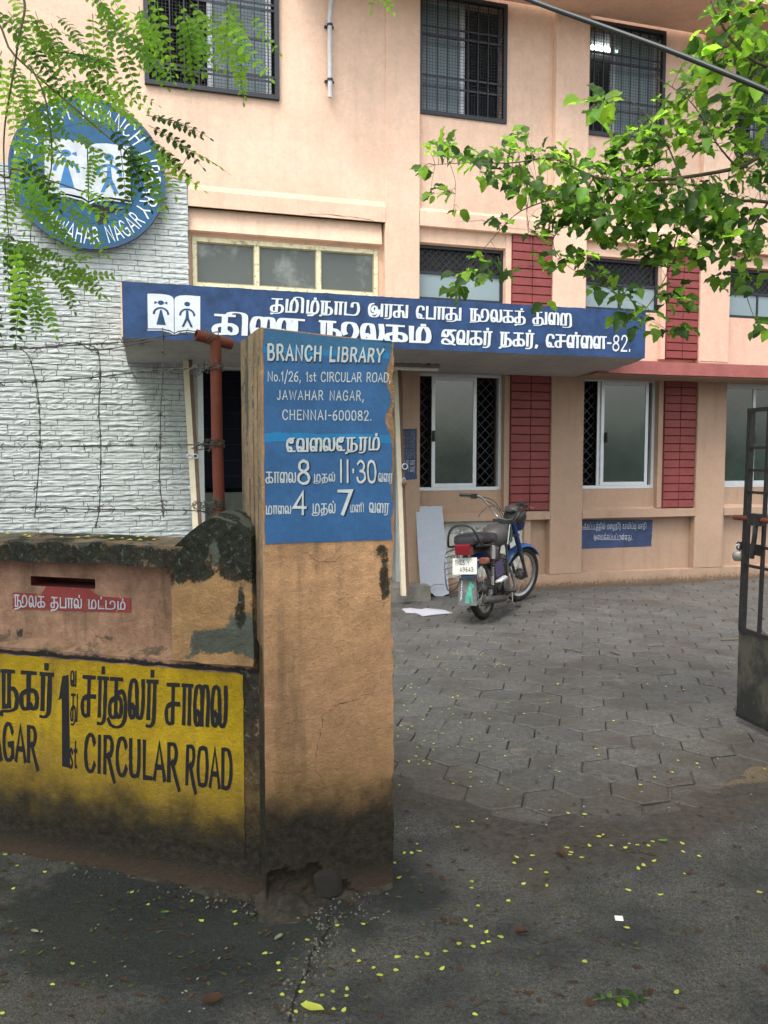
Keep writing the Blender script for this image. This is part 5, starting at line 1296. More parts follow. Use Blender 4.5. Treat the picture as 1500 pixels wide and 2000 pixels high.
def wheel(cx, parent, xf, rear):
    T = Matrix.Translation((cx, 0, RW)) @ Matrix.Rotation(pi/2, 4, 'X'); T = xf @ T if xf else T
    w = .036 if rear else .031
    tyre = MB().lathe([(RW-.062, -w*.8), (RW-.045, -w), (RW-.022, -w*.98), (RW-.008, -w*.7), (RW, -w*.3), (RW, w*.3), (RW-.008, w*.7), (RW-.022, w*.98), (RW-.045, w), (RW-.062, w*.8), (RW-.062, -w*.8)], T, 40)
    ty = autosmooth(tyre.build('wheel', M['tyre'], parent), 50)
    rim = MB().lathe([(RW-.061, -w*.72), (RW-.056, -w*.62), (RW-.075, -w*.4), (RW-.078, 0), (RW-.075, w*.4), (RW-.056, w*.62), (RW-.061, w*.72), (RW-.088, w*.35), (RW-.09, 0), (RW-.088, -w*.35), (RW-.061, -w*.72)], T, 40)
    autosmooth(rim.build('rim', M['chrome'], ty), 50)
    hb = MB().lathe([(0, -.06), (.018, -.06), (.05, -.045), (.062, -.03), (.062, .03), (.05, .045), (.018, .06), (0, .06)], T, 20)
    autosmooth(hb.build('hub', M['engine'], ty), 40)
    sp = MB()
    for k in range(32):
        a = 2*pi*k/32; s = 1 if k % 2 else -1; b = a+s*.55*(1 if (k//2) % 2 else -1)
        sp.tube([T @ Vector((.055*cos(b), .055*sin(b), s*.03)), T @ Vector(((RW-.08)*cos(a), (RW-.08)*sin(a), s*.004))], .0022, 4)
    sp.build('spokes', M['chrome'], ty); return ty
# steering transform: axis through head, raked, turned to the right
HEAD = Vector((.80, 0, .80)); AX = Vector((-.46, 0, .888)).normalized()
ST = Matrix.Translation(HEAD) @ Matrix.Rotation(radians(-22), 4, AX) @ Matrix.Translation(-HEAD)
wheel(0, MBK, None, True); wheel(WB, MBK, ST, False)
def T3(xf, pts): return [tuple(xf @ Vector(p)) for p in pts] if xf else pts
# rear mudguard
def guard(cx, a0, a1, w, mat, xf, R, name, n=14):
    vs = []; 
    for i in range(n+1):
        a = radians(a0+(a1-a0)*i/n)
        for j in range(5):
            y = w*(j/2-1); r = R-.028*(abs(j-2)/2)**2; vs.append((cx+r*cos(a), y, RW+r*sin(a)))
    for i in range(n+1):
        a = radians(a0+(a1-a0)*i/n)
        for j in range(5):
            y = (w-.003)*(j/2-1); r = R-.004-.028*(abs(j-2)/2)**2; vs.append((cx+r*cos(a), y, RW+r*sin(a)))
    k = (n+1)*5; fs = [(i*5+j, i*5+j+1, (i+1)*5+j+1, (i+1)*5+j) for i in range(n) for j in range(4)]+[(k+i*5+j, k+(i+1)*5+j, k+(i+1)*5+j+1, k+i*5+j+1) for i in range(n) for j in range(4)]
    fs += [(i*5, (i+1)*5, k+(i+1)*5, k+i*5) for i in range(n)]+[(i*5+4, k+i*5+4, k+(i+1)*5+4, (i+1)*5+4) for i in range(n)]
    return autosmooth(mesh(name, T3(xf, vs), fs, M[mat], MBK), 60)
guard(0, 60, 186, .07, 'bikeblue', None, RW+.045, 'rear_mudguard')
guard(WB, 35, 150, .055, 'bikelight', ST, RW+.04, 'front_mudguard')
# mud flap with print
fl = mesh('mud_flap', [(-.345, -.085, .46), (-.345, .085, .46), (-.40, .10, .20), (-.40, -.10, .20), (-.350, -.085, .46), (-.350, .085, .46), (-.405, .10, .20), (-.405, -.10, .20)],
          [(0, 1, 2, 3), (7, 6, 5, 4), (0, 3, 7, 4), (1, 5, 6, 2), (3, 2, 6, 7), (0, 4, 5, 1)], M['flap'], MBK)
mesh('flap_top', [(-.352, -.07, .46), (-.352, .07, .46), (-.339, .068, .53), (-.339, -.068, .53)], [(0, 1, 2, 3)], M['bikelight'], MBK)
def flapf(a, b, h): # a: 0 left (+y) .. 1 right, b up
    z = .20+.26*b; y = (.10-.015*b)*(1-2*a); x = -.4065+(.055)*b-h; return (x, y, z)
for k, c in enumerate('STOP'):
    lettering('lettering', c, lambda a, b, h, k=k: flapf(.13+.09*a, .75-.19*k+.14*b, h+.0008), M['white'], fl, .17, .15)
dog = [(.38, .1), (.42, .28), (.47, .5), (.55, .66), (.60, .78), (.62, .93), (.67, .84), (.73, .88), (.75, .78), (.88, .72), (.86, .64), (.76, .60), (.74, .45), (.78, .3), (.80, .12), (.86, .09), (.72, .08), (.70, .26), (.62, .3), (.60, .12), (.64, .08), (.50, .08)]
mesh('dog_print', [flapf(a, b, .0009) for a, b in dog], [tuple(range(len(dog)))], M['mint'], fl)
# number plate, tail lamp, indicator
npf = lambda a, b, h: (-.385-h-.03*(1-b), .125*(1-2*a)+.0, .50+.02*a*0+.155*b)
vs = [npf(0, 1, 0), npf(1, 1, 0), npf(1, 0, 0), npf(0, 0, 0), npf(0, 1, -.003), npf(1, 1, -.003), npf(1, 0, -.003), npf(0, 0, -.003)]
pl = mesh('number_plate', vs, [(0, 1, 2, 3), (7, 6, 5, 4), (0, 4, 5, 1), (1, 5, 6, 2), (2, 6, 7, 3), (3, 7, 4, 0)], M['numplate'], MBK)
lettering('lettering', 'TN05', lambda a, b, h: npf(.10+.42*a, .58+.26*b, h+.001), M['black'], pl, .2, .16, gap=.2)
lettering('lettering', 'Y', lambda a, b, h: npf(.62+.07*a, .62+.18*b, h+.001), M['black'], pl, .2, .16)
lettering('lettering', 'A9643', lambda a, b, h: npf(.30+.58*a, .16+.26*b, h+.001), M['black'], pl, .18, .14, gap=.26)
MB().box(-.375, -.33, -.02, .02, .62, .70).build('plate_bracket', M['tankblack'], MBK)
tlm = MB().prism([(-.43, .685), (-.34, .685), (-.34, .785), (-.41, .785), (-.43, .77)], -.075, .075); tlm.build('tail_light', M['redlens'], MBK)
MB().box(-.345, -.30, -.06, .06, .69, .775).build('tail_light_base', M['tankblack'], MBK)
loft('indicator', [(-.35, -.17, .615, .038, .024), (-.34, -.17, .615, .045, .030), (-.29, -.17, .615, .045, .030), (-.28, -.17, .615, .03, .02)], 'orangelens', MBK, p=5)
MB().tube([(-.31, -.05, .63), (-.31, -.14, .615)], .01, 8).build('indicator_stem', M['chrome'], MBK)
# seat (two-step), grab rail
loft('seat', [(-.36, 0, .80, .06, .02), (-.355, 0, .805, .11, .045), (-.30, 0, .82, .135, .062), (-.15, 0, .82, .14, .062), (-.02, 0, .815, .14, .06), (.02, 0, .80, .13, .045)], 'vinyl', MBK, 20, 2.8)
loft('rider_seat', [(-.01, 0, .80, .11, .03), (.03, 0, .80, .13, .05), (.16, 0, .785, .125, .05), (.30, 0, .80, .09, .045), (.34, 0, .81, .06, .03)], 'vinyl', MBK, 20, 2.8)
gr_ = [(.02, .155, .755), (-.16, .16, .755), (-.34, .165, .76), (-.395, .155, .80), (-.41, .13, .90), (-.41, .08, .955), (-.41, 0, .97), (-.41, -.08, .955), (-.405, -.13, .90), (-.33, -.16, .78), (-.16, -.16, .75), (.02, -.155, .75)]
autosmooth(MB().tube(smooth3(gr_, 4), .0115, 8).build('grab_rail', M['plastic'], MBK))
# tank and side panels
loft('fuel_tank', [(.28, 0, .75, .06, .07), (.32, 0, .77, .10, .10), (.44, 0, .79, .135, .115), (.58, 0, .80, .14, .115), (.68, 0, .80, .11, .10), (.73, 0, .80, .07, .075)], 'tankblack', MBK, 22, 2.6)
for s in (-1, 1):
    mesh('tank_stripe', [(.50, s*.142, .70), (.60, s*.146, .72), (.70, s*.115, .90), (.62, s*.137, .90)], [(0, 1, 2, 3)], M['darkgreen'], MBK)
    mesh('tank_stripe', [(.44, s*.139, .70), (.47, s*.141, .70), (.58, s*.141, .90), (.56, s*.137, .90)], [(0, 1, 2, 3)], simple_cache('pale_stripe', (.45, .55, .5)), MBK)
loft('side_panel', [(.02, 0, .62, .10, .06), (.06, 0, .63, .125, .10), (.22, 0, .64, .12, .10), (.30, 0, .66, .09, .06)], 'tankblack', MBK, 16, 3)
MB().prism([(.10, .40), (.34, .42), (.30, .56), (.08, .54)], -.125, -.115).build('side_cover', M['violet'], MBK)
# frame
fr = MB()
for s in (-1, 1):
    fr.tube([(-.32, s*.10, .76), (.05, s*.09, .73), (.30, s*.05, .70), (.76, 0, .84)], .013, 8)
    fr.tube([(.05, s*.09, .73), (.10, s*.09, .45), (.05, s*.09, .30), (0, s*.075, .31)], .014, 8)
    fr.tube([(.74, s*.02, .78), (.66, s*.05, .55), (.60, s*.07, .30), (.45, s*.08, .20), (.15, s*.09, .22), (.08, s*.09, .40)], .013, 8)
autosmooth(fr.build('frame', M['tankblack'], MBK))
# shock absorbers with chrome shrouds and springs
for s in (-1, 1):
    a, b = Vector((.0, s*.115, .34)), Vector((.06, s*.125, .74)); d = b-a
    sa = autosmooth(MB().tube([a, a+d*.45], .017, 12).build('shock_absorber', M['chrome'], MBK))
    mb = MB(); q = [a+d*(.22+.42*i/60)+Vector((cos(i*.9)*.024, sin(i*.9)*.024, 0)) for i in range(61)]; mb.tube(q, .0045, 5); mb.build('spring', M['tankblack'], sa)
    autosmooth(MB().tube([a+d*.62, a+d*.64, a+d*.94, a+d*.97], [.024, .031, .031, .02], 14).build('shroud', M['chrome'], sa))
# swing arm, chain cover, engine, exhaust
sw = MB()
for s in (-1, 1): sw.tube([(0, s*.075, RW), (.36, s*.09, .33)], .016, 8)
autosmooth(sw.build('swing_arm', M['tankblack'], MBK))
loft('engine', [(.24, 0, .27, .08, .06), (.28, 0, .28, .12, .095), (.42, 0, .28, .13, .105), (.52, 0, .29, .10, .09), (.56, 0, .30, .06, .06)], 'engine', MBK, 16, 3)
cyl = MB()
for k in range(9): c = Vector((.50+.012*k, 0, .36+.024*k)); cyl.tube([c, c+Vector((.004, 0, .009))], .072 if k < 8 else .05, 14)
cyl.tube([(.49, 0, .34), (.60, 0, .58)], .05, 12); autosmooth(cyl.build('cylinder', M['engine'], MBK))
autosmooth(MB().tube([(.34, -.135, .28), (.34, -.15, .28)], [.085, .07], 18).build('clutch_cover', M['engine'], MBK))
autosmooth(MB().tube(smooth3([(.60, 0, .46), (.70, -.05, .42), (.70, -.10, .26), (.60, -.125, .19), (.42, -.13, .17), (.25, -.135, .17)], 5), .018, 10).build('exhaust_pipe', M['engine'], MBK))
autosmooth(MB().tube([(.28, -.14, .17), (.22, -.14, .175), (-.10, -.15, .21), (-.30, -.15, .235), (-.33, -.15, .237)], [.02, .034, .040, .040, .022], 14).build('silencer', M['tankblack'], MBK))
loft('carrier_plate', [(.02, -.15, .37, .01, .012), (.05, -.165, .37, .03, .014), (.22, -.165, .385, .035, .014), (.26, -.16, .39, .01, .01)], 'alu', MBK, 12, 4)
for s in (-1, 1):
    fp = MB().tube([(.20, s*.10, .25), (.20, s*.19, .25)], .009, 8); fp.tube([(.20, s*.19, .25), (.20, s*.28, .25)], .016, 10); fp.build('footrest', M['plastic'], MBK)
MB().tube([(.34, -.14, .27), (.38, -.18, .22), (.30, -.20, .12), (.28, -.24, .085)], .008, 8).build('kick_pedal', M['engine'], MBK)
MB().tube([(.28, -.235, .085), (.28, -.29, .082)], .013, 8).build('pedal_rubber', M['plastic'], MBK)
MB().tube([(.30, .10, .24), (.26, .20, .10), (.24, .27, .03)], .010, 8).build('side_stand', M['tankblack'], MBK)
mb = MB()
for s in (-1, 1): mb.tube([(.10, s*.08, .20), (-.02, s*.11, .14), (-.10, s*.13, .11)], .011, 8)
mb.tube([(-.02, -.11, .14), (-.02, .11, .14)], .008, 8); mb.build('centre_stand', M['tankblack'], MBK)
# ladies' guard: wire frame on the left side
mb = MB(); loop = [(-.28, .19, .72), (-.40, .19, .70), (-.44, .19, .62), (-.44, .19, .42), (-.38, .19, .34), (-.22, .19, .34), (-.12, .19, .40), (-.10, .19, .62), (-.16, .19, .72), (-.28, .19, .72)]
mb.tube(smooth3(loop, 3), .007, 7)
for k in range(6): z = .39+.055*k; mb.tube([(-.43, .19, z), (-.11, .19, z)], .0035, 5)
mb.tube([(-.28, .19, .71), (-.28, .11, .74)], .007, 6); mb.tube([(-.2, .19, .35), (-.05, .09, .32)], .007, 6); mb.build('side_guard', M['chrome'], MBK)
# fork (turned)
for s in (-1, 1):
    p0 = HEAD+AX*.14+Vector((.07, s*.085, 0)); p1 = Vector((WB, s*.085, RW)); d = p1-p0
    fk = autosmooth(MB().tube(T3(ST, [p0, p0+d*.52]), .029, 14).build('fork_leg', M['bikeblue'], MBK))
    mb = MB()
    for k in range(12): q0 = p0+d*(.52+.018*k); mb.tube(T3(ST, [q0, q0+d*.009, q0+d*.018]), [.020, .028-.0006*k, .020], 12)
    mb.build('rubber_gaiter', M['plastic'], fk)
    autosmooth(MB().tube(T3(ST, [p0+d*.74, p1+d*.03]), .017, 12).build('lower_leg', M['engine'], fk))
q0 = HEAD+AX*.14; MB().box(-.05, .09, -.11, .11, -.012, .012)
for h in (.14, -.02):
    c = HEAD+AX*h; mb = MB().box(-.03, .10, -.11, .11, -.014, .014); mb.v = T3(ST, [tuple(c+Vector(p)) for p in mb.v]); mb.build('fork_clamp', M['plastic'], MBK)
# headlamp and its cowl
LC = HEAD+Vector((.17, 0, .10)); R_ = ST @ Matrix.Translation(LC) @ Matrix.Rotation(radians(80), 4, 'Y')
autosmooth(MB().lathe([(0, -.10), (.05, -.09), (.085, -.05), (.098, 0), (.10, .03), (.094, .04)], R_, 24).build('headlamp', M['bikeblue'], MBK), 50)
MB().lathe([(.094, .036), (.06, .05), (0, .056)], R_, 24).build('lamp_glass', M['chrome'], MBK.children[-1])
loft('headlamp_cowl', [(LC.x-.12, 0, LC.z+.03, .07, .05), (LC.x-.08, 0, LC.z+.06, .115, .09), (LC.x, 0, LC.z+.08, .12, .09), (LC.x+.05, 0, LC.z+.075, .10, .06)], 'plastic', MBK, 18, 2.6, ST)
loft('instrument', [(LC.x-.15, 0, LC.z+.15, .05, .02), (LC.x-.12, 0, LC.z+.155, .075, .035), (LC.x-.04, 0, LC.z+.165, .075, .035), (LC.x-.01, 0, LC.z+.16, .05, .02)], 'tankblack', MBK, 16, 3, ST)
# handlebar: braced, high and wide
HBc = HEAD+AX*.17
hbp = [(-.16, .40, .215), (-.13, .34, .22), (-.05, .26, .20), (.04, .14, .04), (.05, .06, .0), (.05, -.06, .0), (.04, -.14, .04), (-.05, -.26, .20), (-.13, -.34, .22), (-.16, -.40, .215)]
hb = autosmooth(MB().tube(T3(ST, [tuple(HBc+Vector(p)) for p in smooth3(hbp, 5)]), .0115, 10).build('handlebar', M['chrome'], MBK))
MB().tube(T3(ST, [tuple(HBc+Vector((-.0, s*.20, .12))) for s in (-1, 1)]), .007, 8).build('brace_bar', M['chrome'], hb)
for s in (-1, 1):
    a, b = HBc+Vector((-.185, s*.46, .21)), HBc+Vector((-.13, s*.335, .222))
    autosmooth(MB().tube(T3(ST, [a, b]), [.018, .017], 12).build('grip', M['plastic'], hb))
    mb = MB(); mb.box(-.03, .03, -.022, .022, -.028, .024); c = HBc+Vector((-.115, s*.315, .215)); mb.v = T3(ST, [tuple(c+Vector(p)) for p in mb.v]); mb.build('switch_box', M['plastic'], hb)
    MB().tube(T3(ST, [tuple(c+Vector(p)) for p in ((.02, 0, -.01), (.05, s*.04, -.015), (.03, s*.15, -.03))]), .006, 6).build('lever', M['chrome'], hb)
    for k in range(2):
        MB().tube(smooth3(T3(ST, [tuple(c+Vector((.02, -s*.01, 0))), tuple(HBc+Vector((.10+.03*k, s*.22, .17-.06*k))), tuple(HBc+Vector((.14, s*.10, .02-.04*k))), tuple(HEAD+Vector((.05, s*.04, .05)))]), 5), .0045, 6).build('cable', M['plastic'], hb)
mb = MB().tube(smooth3(T3(ST, [tuple(HBc+Vector(p)) for p in ((-.0, .22, .10), (-.06, .235, .05), (-.09, .25, .0), (-.06, .26, -.01))]), 4), .0035, 5); mb.build('loose_cable', M['plastic'], hb)
# ================================================================= trees hanging into the view
rl = random.Random(21)
def leaflet(L, W, cup=.15, n=4):
    """pointed oval blade along +x, folded on its midrib: points and faces"""
    vs = [(0, 0, 0)]; fs = []
    prof = [math.sin(pi*min(1, (i/n)**.9))**.6 for i in range(1, n)]
    for i, w in enumerate(prof):
        x = L*(i+1)/n; vs += [(x, w*W/2, cup*W*w*.5), (x, 0, -.04*L*(x/L)**2), (x, -w*W/2, cup*W*w*.5)]
    vs.append((L, 0, -.06*L)); e = len(vs)-1
    fs += [(0, 2, 1), (0, 3, 2)]
    for i in range(n-2):
        a = 1+3*i; fs += [(a, a+1, a+4, a+3), (a+1, a+2, a+5, a+4)]
    a = 1+3*(n-2); fs += [(a, a+1, e), (a+1, a+2, e)]
    return vs, fs
def frond_mesh(seed, n, L, ll, lw, mat):
    r = random.Random(seed); mb = MB(); ax = []
    bend = r.uniform(-.25, .25); sag = r.uniform(.1, .35)
    for i in range(9): t = i/8; ax.append(Vector((L*t, bend*L*t*t, -sag*L*t*t)))
    mb.tube(ax, [.0012*(1-.6*i/8)+.0003 for i in range(9)], 4)
    def at_(t): k = min(7, int(t*8)); f = t*8-k; return ax[k].lerp(ax[k+1], f), (ax[k+1]-ax[k]).normalized()
    for i in range(n+1):
        t = .14+.86*i/n; p, d = at_(min(.999, t))
        for s in ((-1, 1) if i < n else (0,)):
            sz = (.75+.35*sin(pi*min(1, t*1.05)))*r.uniform(.85, 1.1); v, f = leaflet(ll*sz, lw*sz)
            side = Vector((-d.y, d.x, 0)).normalized()
            dr = (d*.32+side*s*.95+Vector((0, 0, r.uniform(-.35, .12)))).normalized() if s else d
            up = (Vector((0, 0, 1))+Vector((r.uniform(-.4, .4), r.uniform(-.4, .4), 0))).normalized(); y = up.cross(dr).normalized(); z = dr.cross(y)
            mb.add([p+dr*q[0]+y*q[1]+z*q[2] for q in v], f)
    m = bpy.data.meshes.new('frond'); m.from_pydata(mb.v, [], mb.f); m.materials.append(M[mat]); return m
FM = {k: [frond_mesh(i+q*10, rl.choice([6, 7, 8, 9]), .185, .028, .0145, k) for i in range(5)] for q, k in enumerate(('leaf', 'leafdark', 'leafpale'))}
LT = thing('feathery_tree', 'tree with small feathery leaflets whose branches hang over the round sign', 'tree', (-3.6, 4.6, 0))
lto = Vector((-3.6, 4.6, 0))
def L_(px, py, Y): return Vector(at(px, py, Y))-lto
autosmooth(MB().tube([(0, 0, -.1), (.05, 0, 1.2), (.0, -.1, 2.4), (.2, -.3, 3.6), (.5, -.5, 4.6)], [.13, .11, .095, .075, .05], 12).build('trunk', M['bark'], LT))
fork = Vector((.35, -.4, 4.1))
def branch(parent, org, pts, r0, r1, root=None, name='branch'):
    P = [Vector(at(*p))-org for p in pts]
    if root is not None: P = [root]+P
    q = smooth3([tuple(p) for p in P], 6); n = len(q)
    autosmooth(MB().tube(q, [r0+(r1-r0)*(i/(n-1))**.8 for i in range(n)], 7).build(name, M['bark'], parent), 60); return [Vector(p) for p in q]
br = []
br.append(branch(LT, lto, [(-120, -60, 3.3), (36, -20, 3.1), (34, 90, 3.0), (10, 240, 2.95), (8, 330, 2.95), (14, 420, 2.95), (20, 520, 2.95)], .007, .0012, fork))
br.append(branch(LT, lto, [(-80, 0, 3.3), (30, 110, 3.1), (150, 215, 3.0), (240, 290, 2.9), (330, 340, 2.85), (370, 300, 2.85)], .006, .0010, fork))
br.append(branch(LT, lto, [(60, 130, 3.05), (90, 200, 3.0), (100, 330, 3.0), (60, 450, 3.0), (75, 560, 3.0)], .004, .001))
br.append(branch(LT, lto, [(-100, -120, 3.5), (140, -60, 3.3), (300, -30, 3.2), (420, -30, 3.2), (520, -20, 3.1)], .010, .002, fork))
br.append(branch(LT, lto, [(290, 65, 3.2), (330, 105, 3.2), (370, 145, 3.2), (395, 165, 3.2)], .0016, .0008))
br.append(branch(LT, lto, [(-60, 300, 3.1), (30, 330, 3.0), (120, 360, 2.9), (200, 385, 2.9), (260, 395, 2.9)], .006, .001, fork))
# px, py, depth, picture direction (deg, 0 right, 90 up), kind weights
fr_spec = []
def cluster(cx, cy, rx, ry, n, ang, da, kinds, Y=3.0, s=1.0):
    for _ in range(n): fr_spec.append((rl.gauss(cx, rx*.5), rl.gauss(cy, ry*.5), Y+rl.uniform(-.25, .25), ang+rl.uniform(-da, da), rl.choice(kinds), s*rl.uniform(.85, 1.15)))
p, m_, d_ = 'leafpale', 'leaf', 'leafdark'; K2 = {'leaf': 'leafpale', 'leafdark': 'leaf', 'leafpale': 'leafpale'}
cluster(60, 40, 90, 50, 14, -30, 50, (m_, m_, d_, p)); cluster(110, 120, 80, 45, 14, -25, 45, (m_, d_, m_)); cluster(175, 25, 60, 40, 9, -50, 40, (m_, p))
cluster(40, 190, 45, 35, 9, -35, 60, (m_, p, p)); cluster(120, 180, 50, 22, 7, -15, 40, (m_, p, p)); cluster(200, 155, 40, 22, 4, -35, 30, (p, p, m_))
cluster(245, 65, 50, 40, 7, -60, 40, (m_, m_)); cluster(300, 15, 60, 30, 7, -70, 40, (m_, p)); cluster(365, 20, 50, 30, 8, -75, 30, (p, p, m_)); cluster(440, 25, 50, 25, 8, -70, 35, (p, p, m_)); cluster(470, 90, 15, 25, 2, -80, 20, (p,))
cluster(30, 270, 30, 35, 8, -50, 60, (p, m_)); cluster(30, 330, 40, 40, 8, -70, 50, (m_, p, d_)); cluster(120, 255, 30, 15, 2, -20, 30, (p, m_))
for q in ((285, 225, -8, d_), (290, 245, -22, d_), (300, 255, -15, d_), (275, 262, -28, d_), (300, 230, 2, d_), (290, 275, -45, m_), (305, 290, -50, p), (270, 290, -70, m_), (255, 280, -80, m_), (235, 290, -85, d_), (280, 310, -75, p), (300, 300, -35, p), (345, 285, -10, p), (248, 300, -60, d_), (215, 250, -50, d_)):
    fr_spec.append((q[0], q[1], 2.85, q[2], q[3], 1.0))
cluster(180, 290, 20, 20, 3, -80, 20, (m_,), 2.9, .8)
for q in ((110, 385, -8, p), (150, 372, -10, p), (100, 405, -28, m_), (130, 412, -32, p), (90, 430, -30, m_), (80, 380, -20, m_), (50, 375, -20, m_), (60, 405, -25, m_), (30, 400, -15, m_), (150, 395, -28, p), (60, 350, -25, m_), (25, 360, -20, d_)):
    fr_spec.append((q[0], q[1], 2.9, q[2], q[3], 1.0))
cluster(60, 340, 30, 20, 3, -60, 40, (m_, m_), 2.95)
cluster(30, 460, 40, 25, 7, -60, 50, (m_, d_)); cluster(45, 510, 45, 25, 9, -40, 50, (m_, d_)); cluster(115, 515, 25, 18, 5, -15, 40, (p, m_)); cluster(30, 555, 35, 20, 5, -70, 40, (m_, d_)); cluster(65, 570, 15, 15, 3, -70, 30, (d_,), s=.8)
cluster(10, 120, 40, 70, 8, -80, 60, (m_, p)); cluster(720, -95, 20, 10, 2, -80, 20, (m_,))
for i, (x, y, Y, a, k, s) in enumerate(fr_spec):
    if i % 4 == 3 and hypot(x+45-172, y+25-340) < 120 and x < 240: continue
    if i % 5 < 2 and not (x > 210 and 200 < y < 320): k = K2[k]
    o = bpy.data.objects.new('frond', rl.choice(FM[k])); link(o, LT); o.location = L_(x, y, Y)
    a = radians(a); d = Vector((cos(a), rl.uniform(-.35, .35), sin(a))).normalized()
    n_ = Vector((rl.uniform(-.5, .5), -.75, .75+rl.uniform(-.3, .3))); yv = n_.cross(d).normalized(); zv = d.cross(yv)
    o.rotation_euler = Matrix((d, yv, zv)).transposed().to_euler(); o.scale = (s, s, s)
# ---------------------------------------------------------------- broad leaved tree on the right
def broad_mesh(seed, mat):
    r = random.Random(seed); L, W = 1.0, r.uniform(.62, .78); n = 7; vs = [(-.16, 0, .03), (0, 0, 0)]; fs = []
    for i in range(1, n):
        t = i/n; w = W/2*(math.sin(pi*t**.8)**.75)*(1+.09*(-1)**i*(1 if i > 1 else 0)+r.uniform(-.08, .08)); c = .10+r.uniform(-.08, .08)
        for s in (1, 0, -1): vs.append((t+(.03*(-1)**i if s else 0), w*s, c*abs(s)*1.1-.22*t*t+(r.uniform(-.05, .05) if s else 0)))
    vs.append((1.02, 0, -.26)); e = len(vs)-1; fs += [(1, 3, 2), (1, 4, 3)]
    for i in range(n-2): a = 2+3*i; fs += [(a, a+1, a+4, a+3), (a+1, a+2, a+5, a+4)]
    a = 2+3*(n-2); fs += [(a, a+1, e), (a+1, a+2, e)]
    b = len(vs); vs += [(-.16, .008, .03), (0, .008, 0), (0, -.008, 0)]; fs.append((b, b+1, b+2))
    return vs, fs
BV = [broad_mesh(i, None) for i in range(7)]; BM = {}
for k in ('leaf', 'leafdark', 'leafpale'):
    BM[k] = []
    for v, f in BV:
        m = bpy.data.meshes.new('leaf'); m.from_pydata(v, [], f); m.materials.append(M[k]); m.polygons.foreach_set('use_smooth', [True]*len(m.polygons)); BM[k].append(m)
rto = Vector((3.7, 4.4, 0))
RT = thing('broadleaf_tree', 'tree with broad wavy green leaves reaching in over the barred windows', 'tree', tuple(rto))
autosmooth(MB().tube([(0, 0, -.1), (-.04, 0, 1.0), (.03, .05, 2.1), (-.1, -.02, 3.2), (-.2, 0, 4.4)], [.15, .12, .11, .09, .06], 12).build('trunk', M['bark'], RT))
f2 = Vector((-.02, .02, 2.6)); f3 = Vector((-.12, 0, 3.3))
tw = []
tw += branch(RT, rto, [(1650, 290, 4.35), (1500, 303, 4.3), (1440, 328, 4.25), (1330, 347, 4.2), (1240, 352, 4.2), (1160, 345, 4.2), (1080, 310, 4.2), (1000, 318, 4.2), (910, 318, 4.2), (850, 322, 4.2)], .016, .0012, f2)
tw += branch(RT, rto, [(1650, 420, 4.5), (1500, 395, 4.5), (1440, 390, 4.45), (1380, 365, 4.4), (1290, 360, 4.4), (1200, 370, 4.4), (1100, 385, 4.4), (1040, 402, 4.4), (1000, 425, 4.4), (950, 480, 4.4), (905, 535, 4.4)], .012, .001, f2)
tw += branch(RT, rto, [(1640, 150, 4.3), (1500, 130, 4.2), (1440, 90, 4.2), (1400, 30, 4.2), (1380, -30, 4.2)], .014, .003, f3)
tw += branch(RT, rto, [(1440, 328, 4.25), (1400, 280, 4.2), (1350, 200, 4.1), (1280, 150, 4.1)], .006, .0014)
tw += branch(RT, rto, [(1330, 347, 4.2), (1290, 260, 4.2), (1220, 190, 4.2), (1165, 205, 4.2)], .005, .001)
tw += branch(RT, rto, [(1380, 365, 4.4), (1330, 440, 4.4), (1300, 540, 4.4), (1250, 620, 4.4)], .006, .0012)
tw += branch(RT, rto, [(1500, 395, 4.5), (1470, 450, 4.5), (1450, 540, 4.5), (1480, 640, 4.5)], .007, .0012)
tw += branch(RT, rto, [(1160, 345, 4.2), (1120, 420, 4.3), (1080, 470, 4.3), (1110, 520, 4.3), (1180, 560, 4.3)], .004, .0009)
tw += branch(RT, rto, [(880, 322, 4.2), (890, 360, 4.2), (885, 415, 4.2)], .0016, .0009)
tw += branch(RT, rto, [(1030, 405, 4.4), (1030, 440, 4.35), (1045, 530, 4.3)], .0016, .0008)
blobs = [(1440, 50, 70, 70, 34), (1480, 120, 40, 60, 18), (1380, 130, 45, 45, 16), (1460, 200, 50, 45, 26), (1330, 195, 55, 30, 10), (1390, 260, 70, 40, 34), (1290, 250, 50, 30, 14), (1165, 212, 45, 26, 9), (1250, 290, 60, 40, 24), (1250, 340, 80, 35, 38), (1160, 345, 60, 38, 24),
         (1085, 305, 45, 20, 13), (1010, 300, 40, 20, 10), (1022, 262, 14, 16, 3), (930, 310, 50, 16, 12), (865, 290, 28, 20, 9), (835, 330, 22, 8, 4), (860, 375, 30, 8, 4), (985, 345, 50, 16, 10), (1050, 365, 60, 20, 16), (1120, 395, 60, 25, 22), (1150, 430, 50, 30, 18), (1080, 425, 40, 16, 8), (980, 435, 26, 12, 4), (1060, 455, 30, 12, 6), (950, 505, 26, 8, 3), (920, 535, 36, 10, 6), (885, 560, 16, 9, 3),
         (1200, 400, 70, 40, 28), (1290, 400, 70, 40, 40), (1390, 400, 70, 50, 46), (1470, 330, 40, 60, 26), (1230, 470, 60, 30, 18), (1100, 505, 60, 18, 14), (1165, 535, 50, 9, 7), (1320, 490, 60, 40, 32), (1430, 480, 60, 36, 24), (1440, 550, 55, 18, 10), (1200, 570, 50, 15, 8), (1240, 615, 50, 14, 8), (1290, 640, 60, 8, 6), (1320, 580, 40, 25, 10), (1490, 640, 20, 18, 5), (1480, 450, 30, 50, 14), (890, 410, 14, 4, 1), (1000, 530, 20, 8, 2), (1060, 590, 12, 4, 1)]
leaves = []
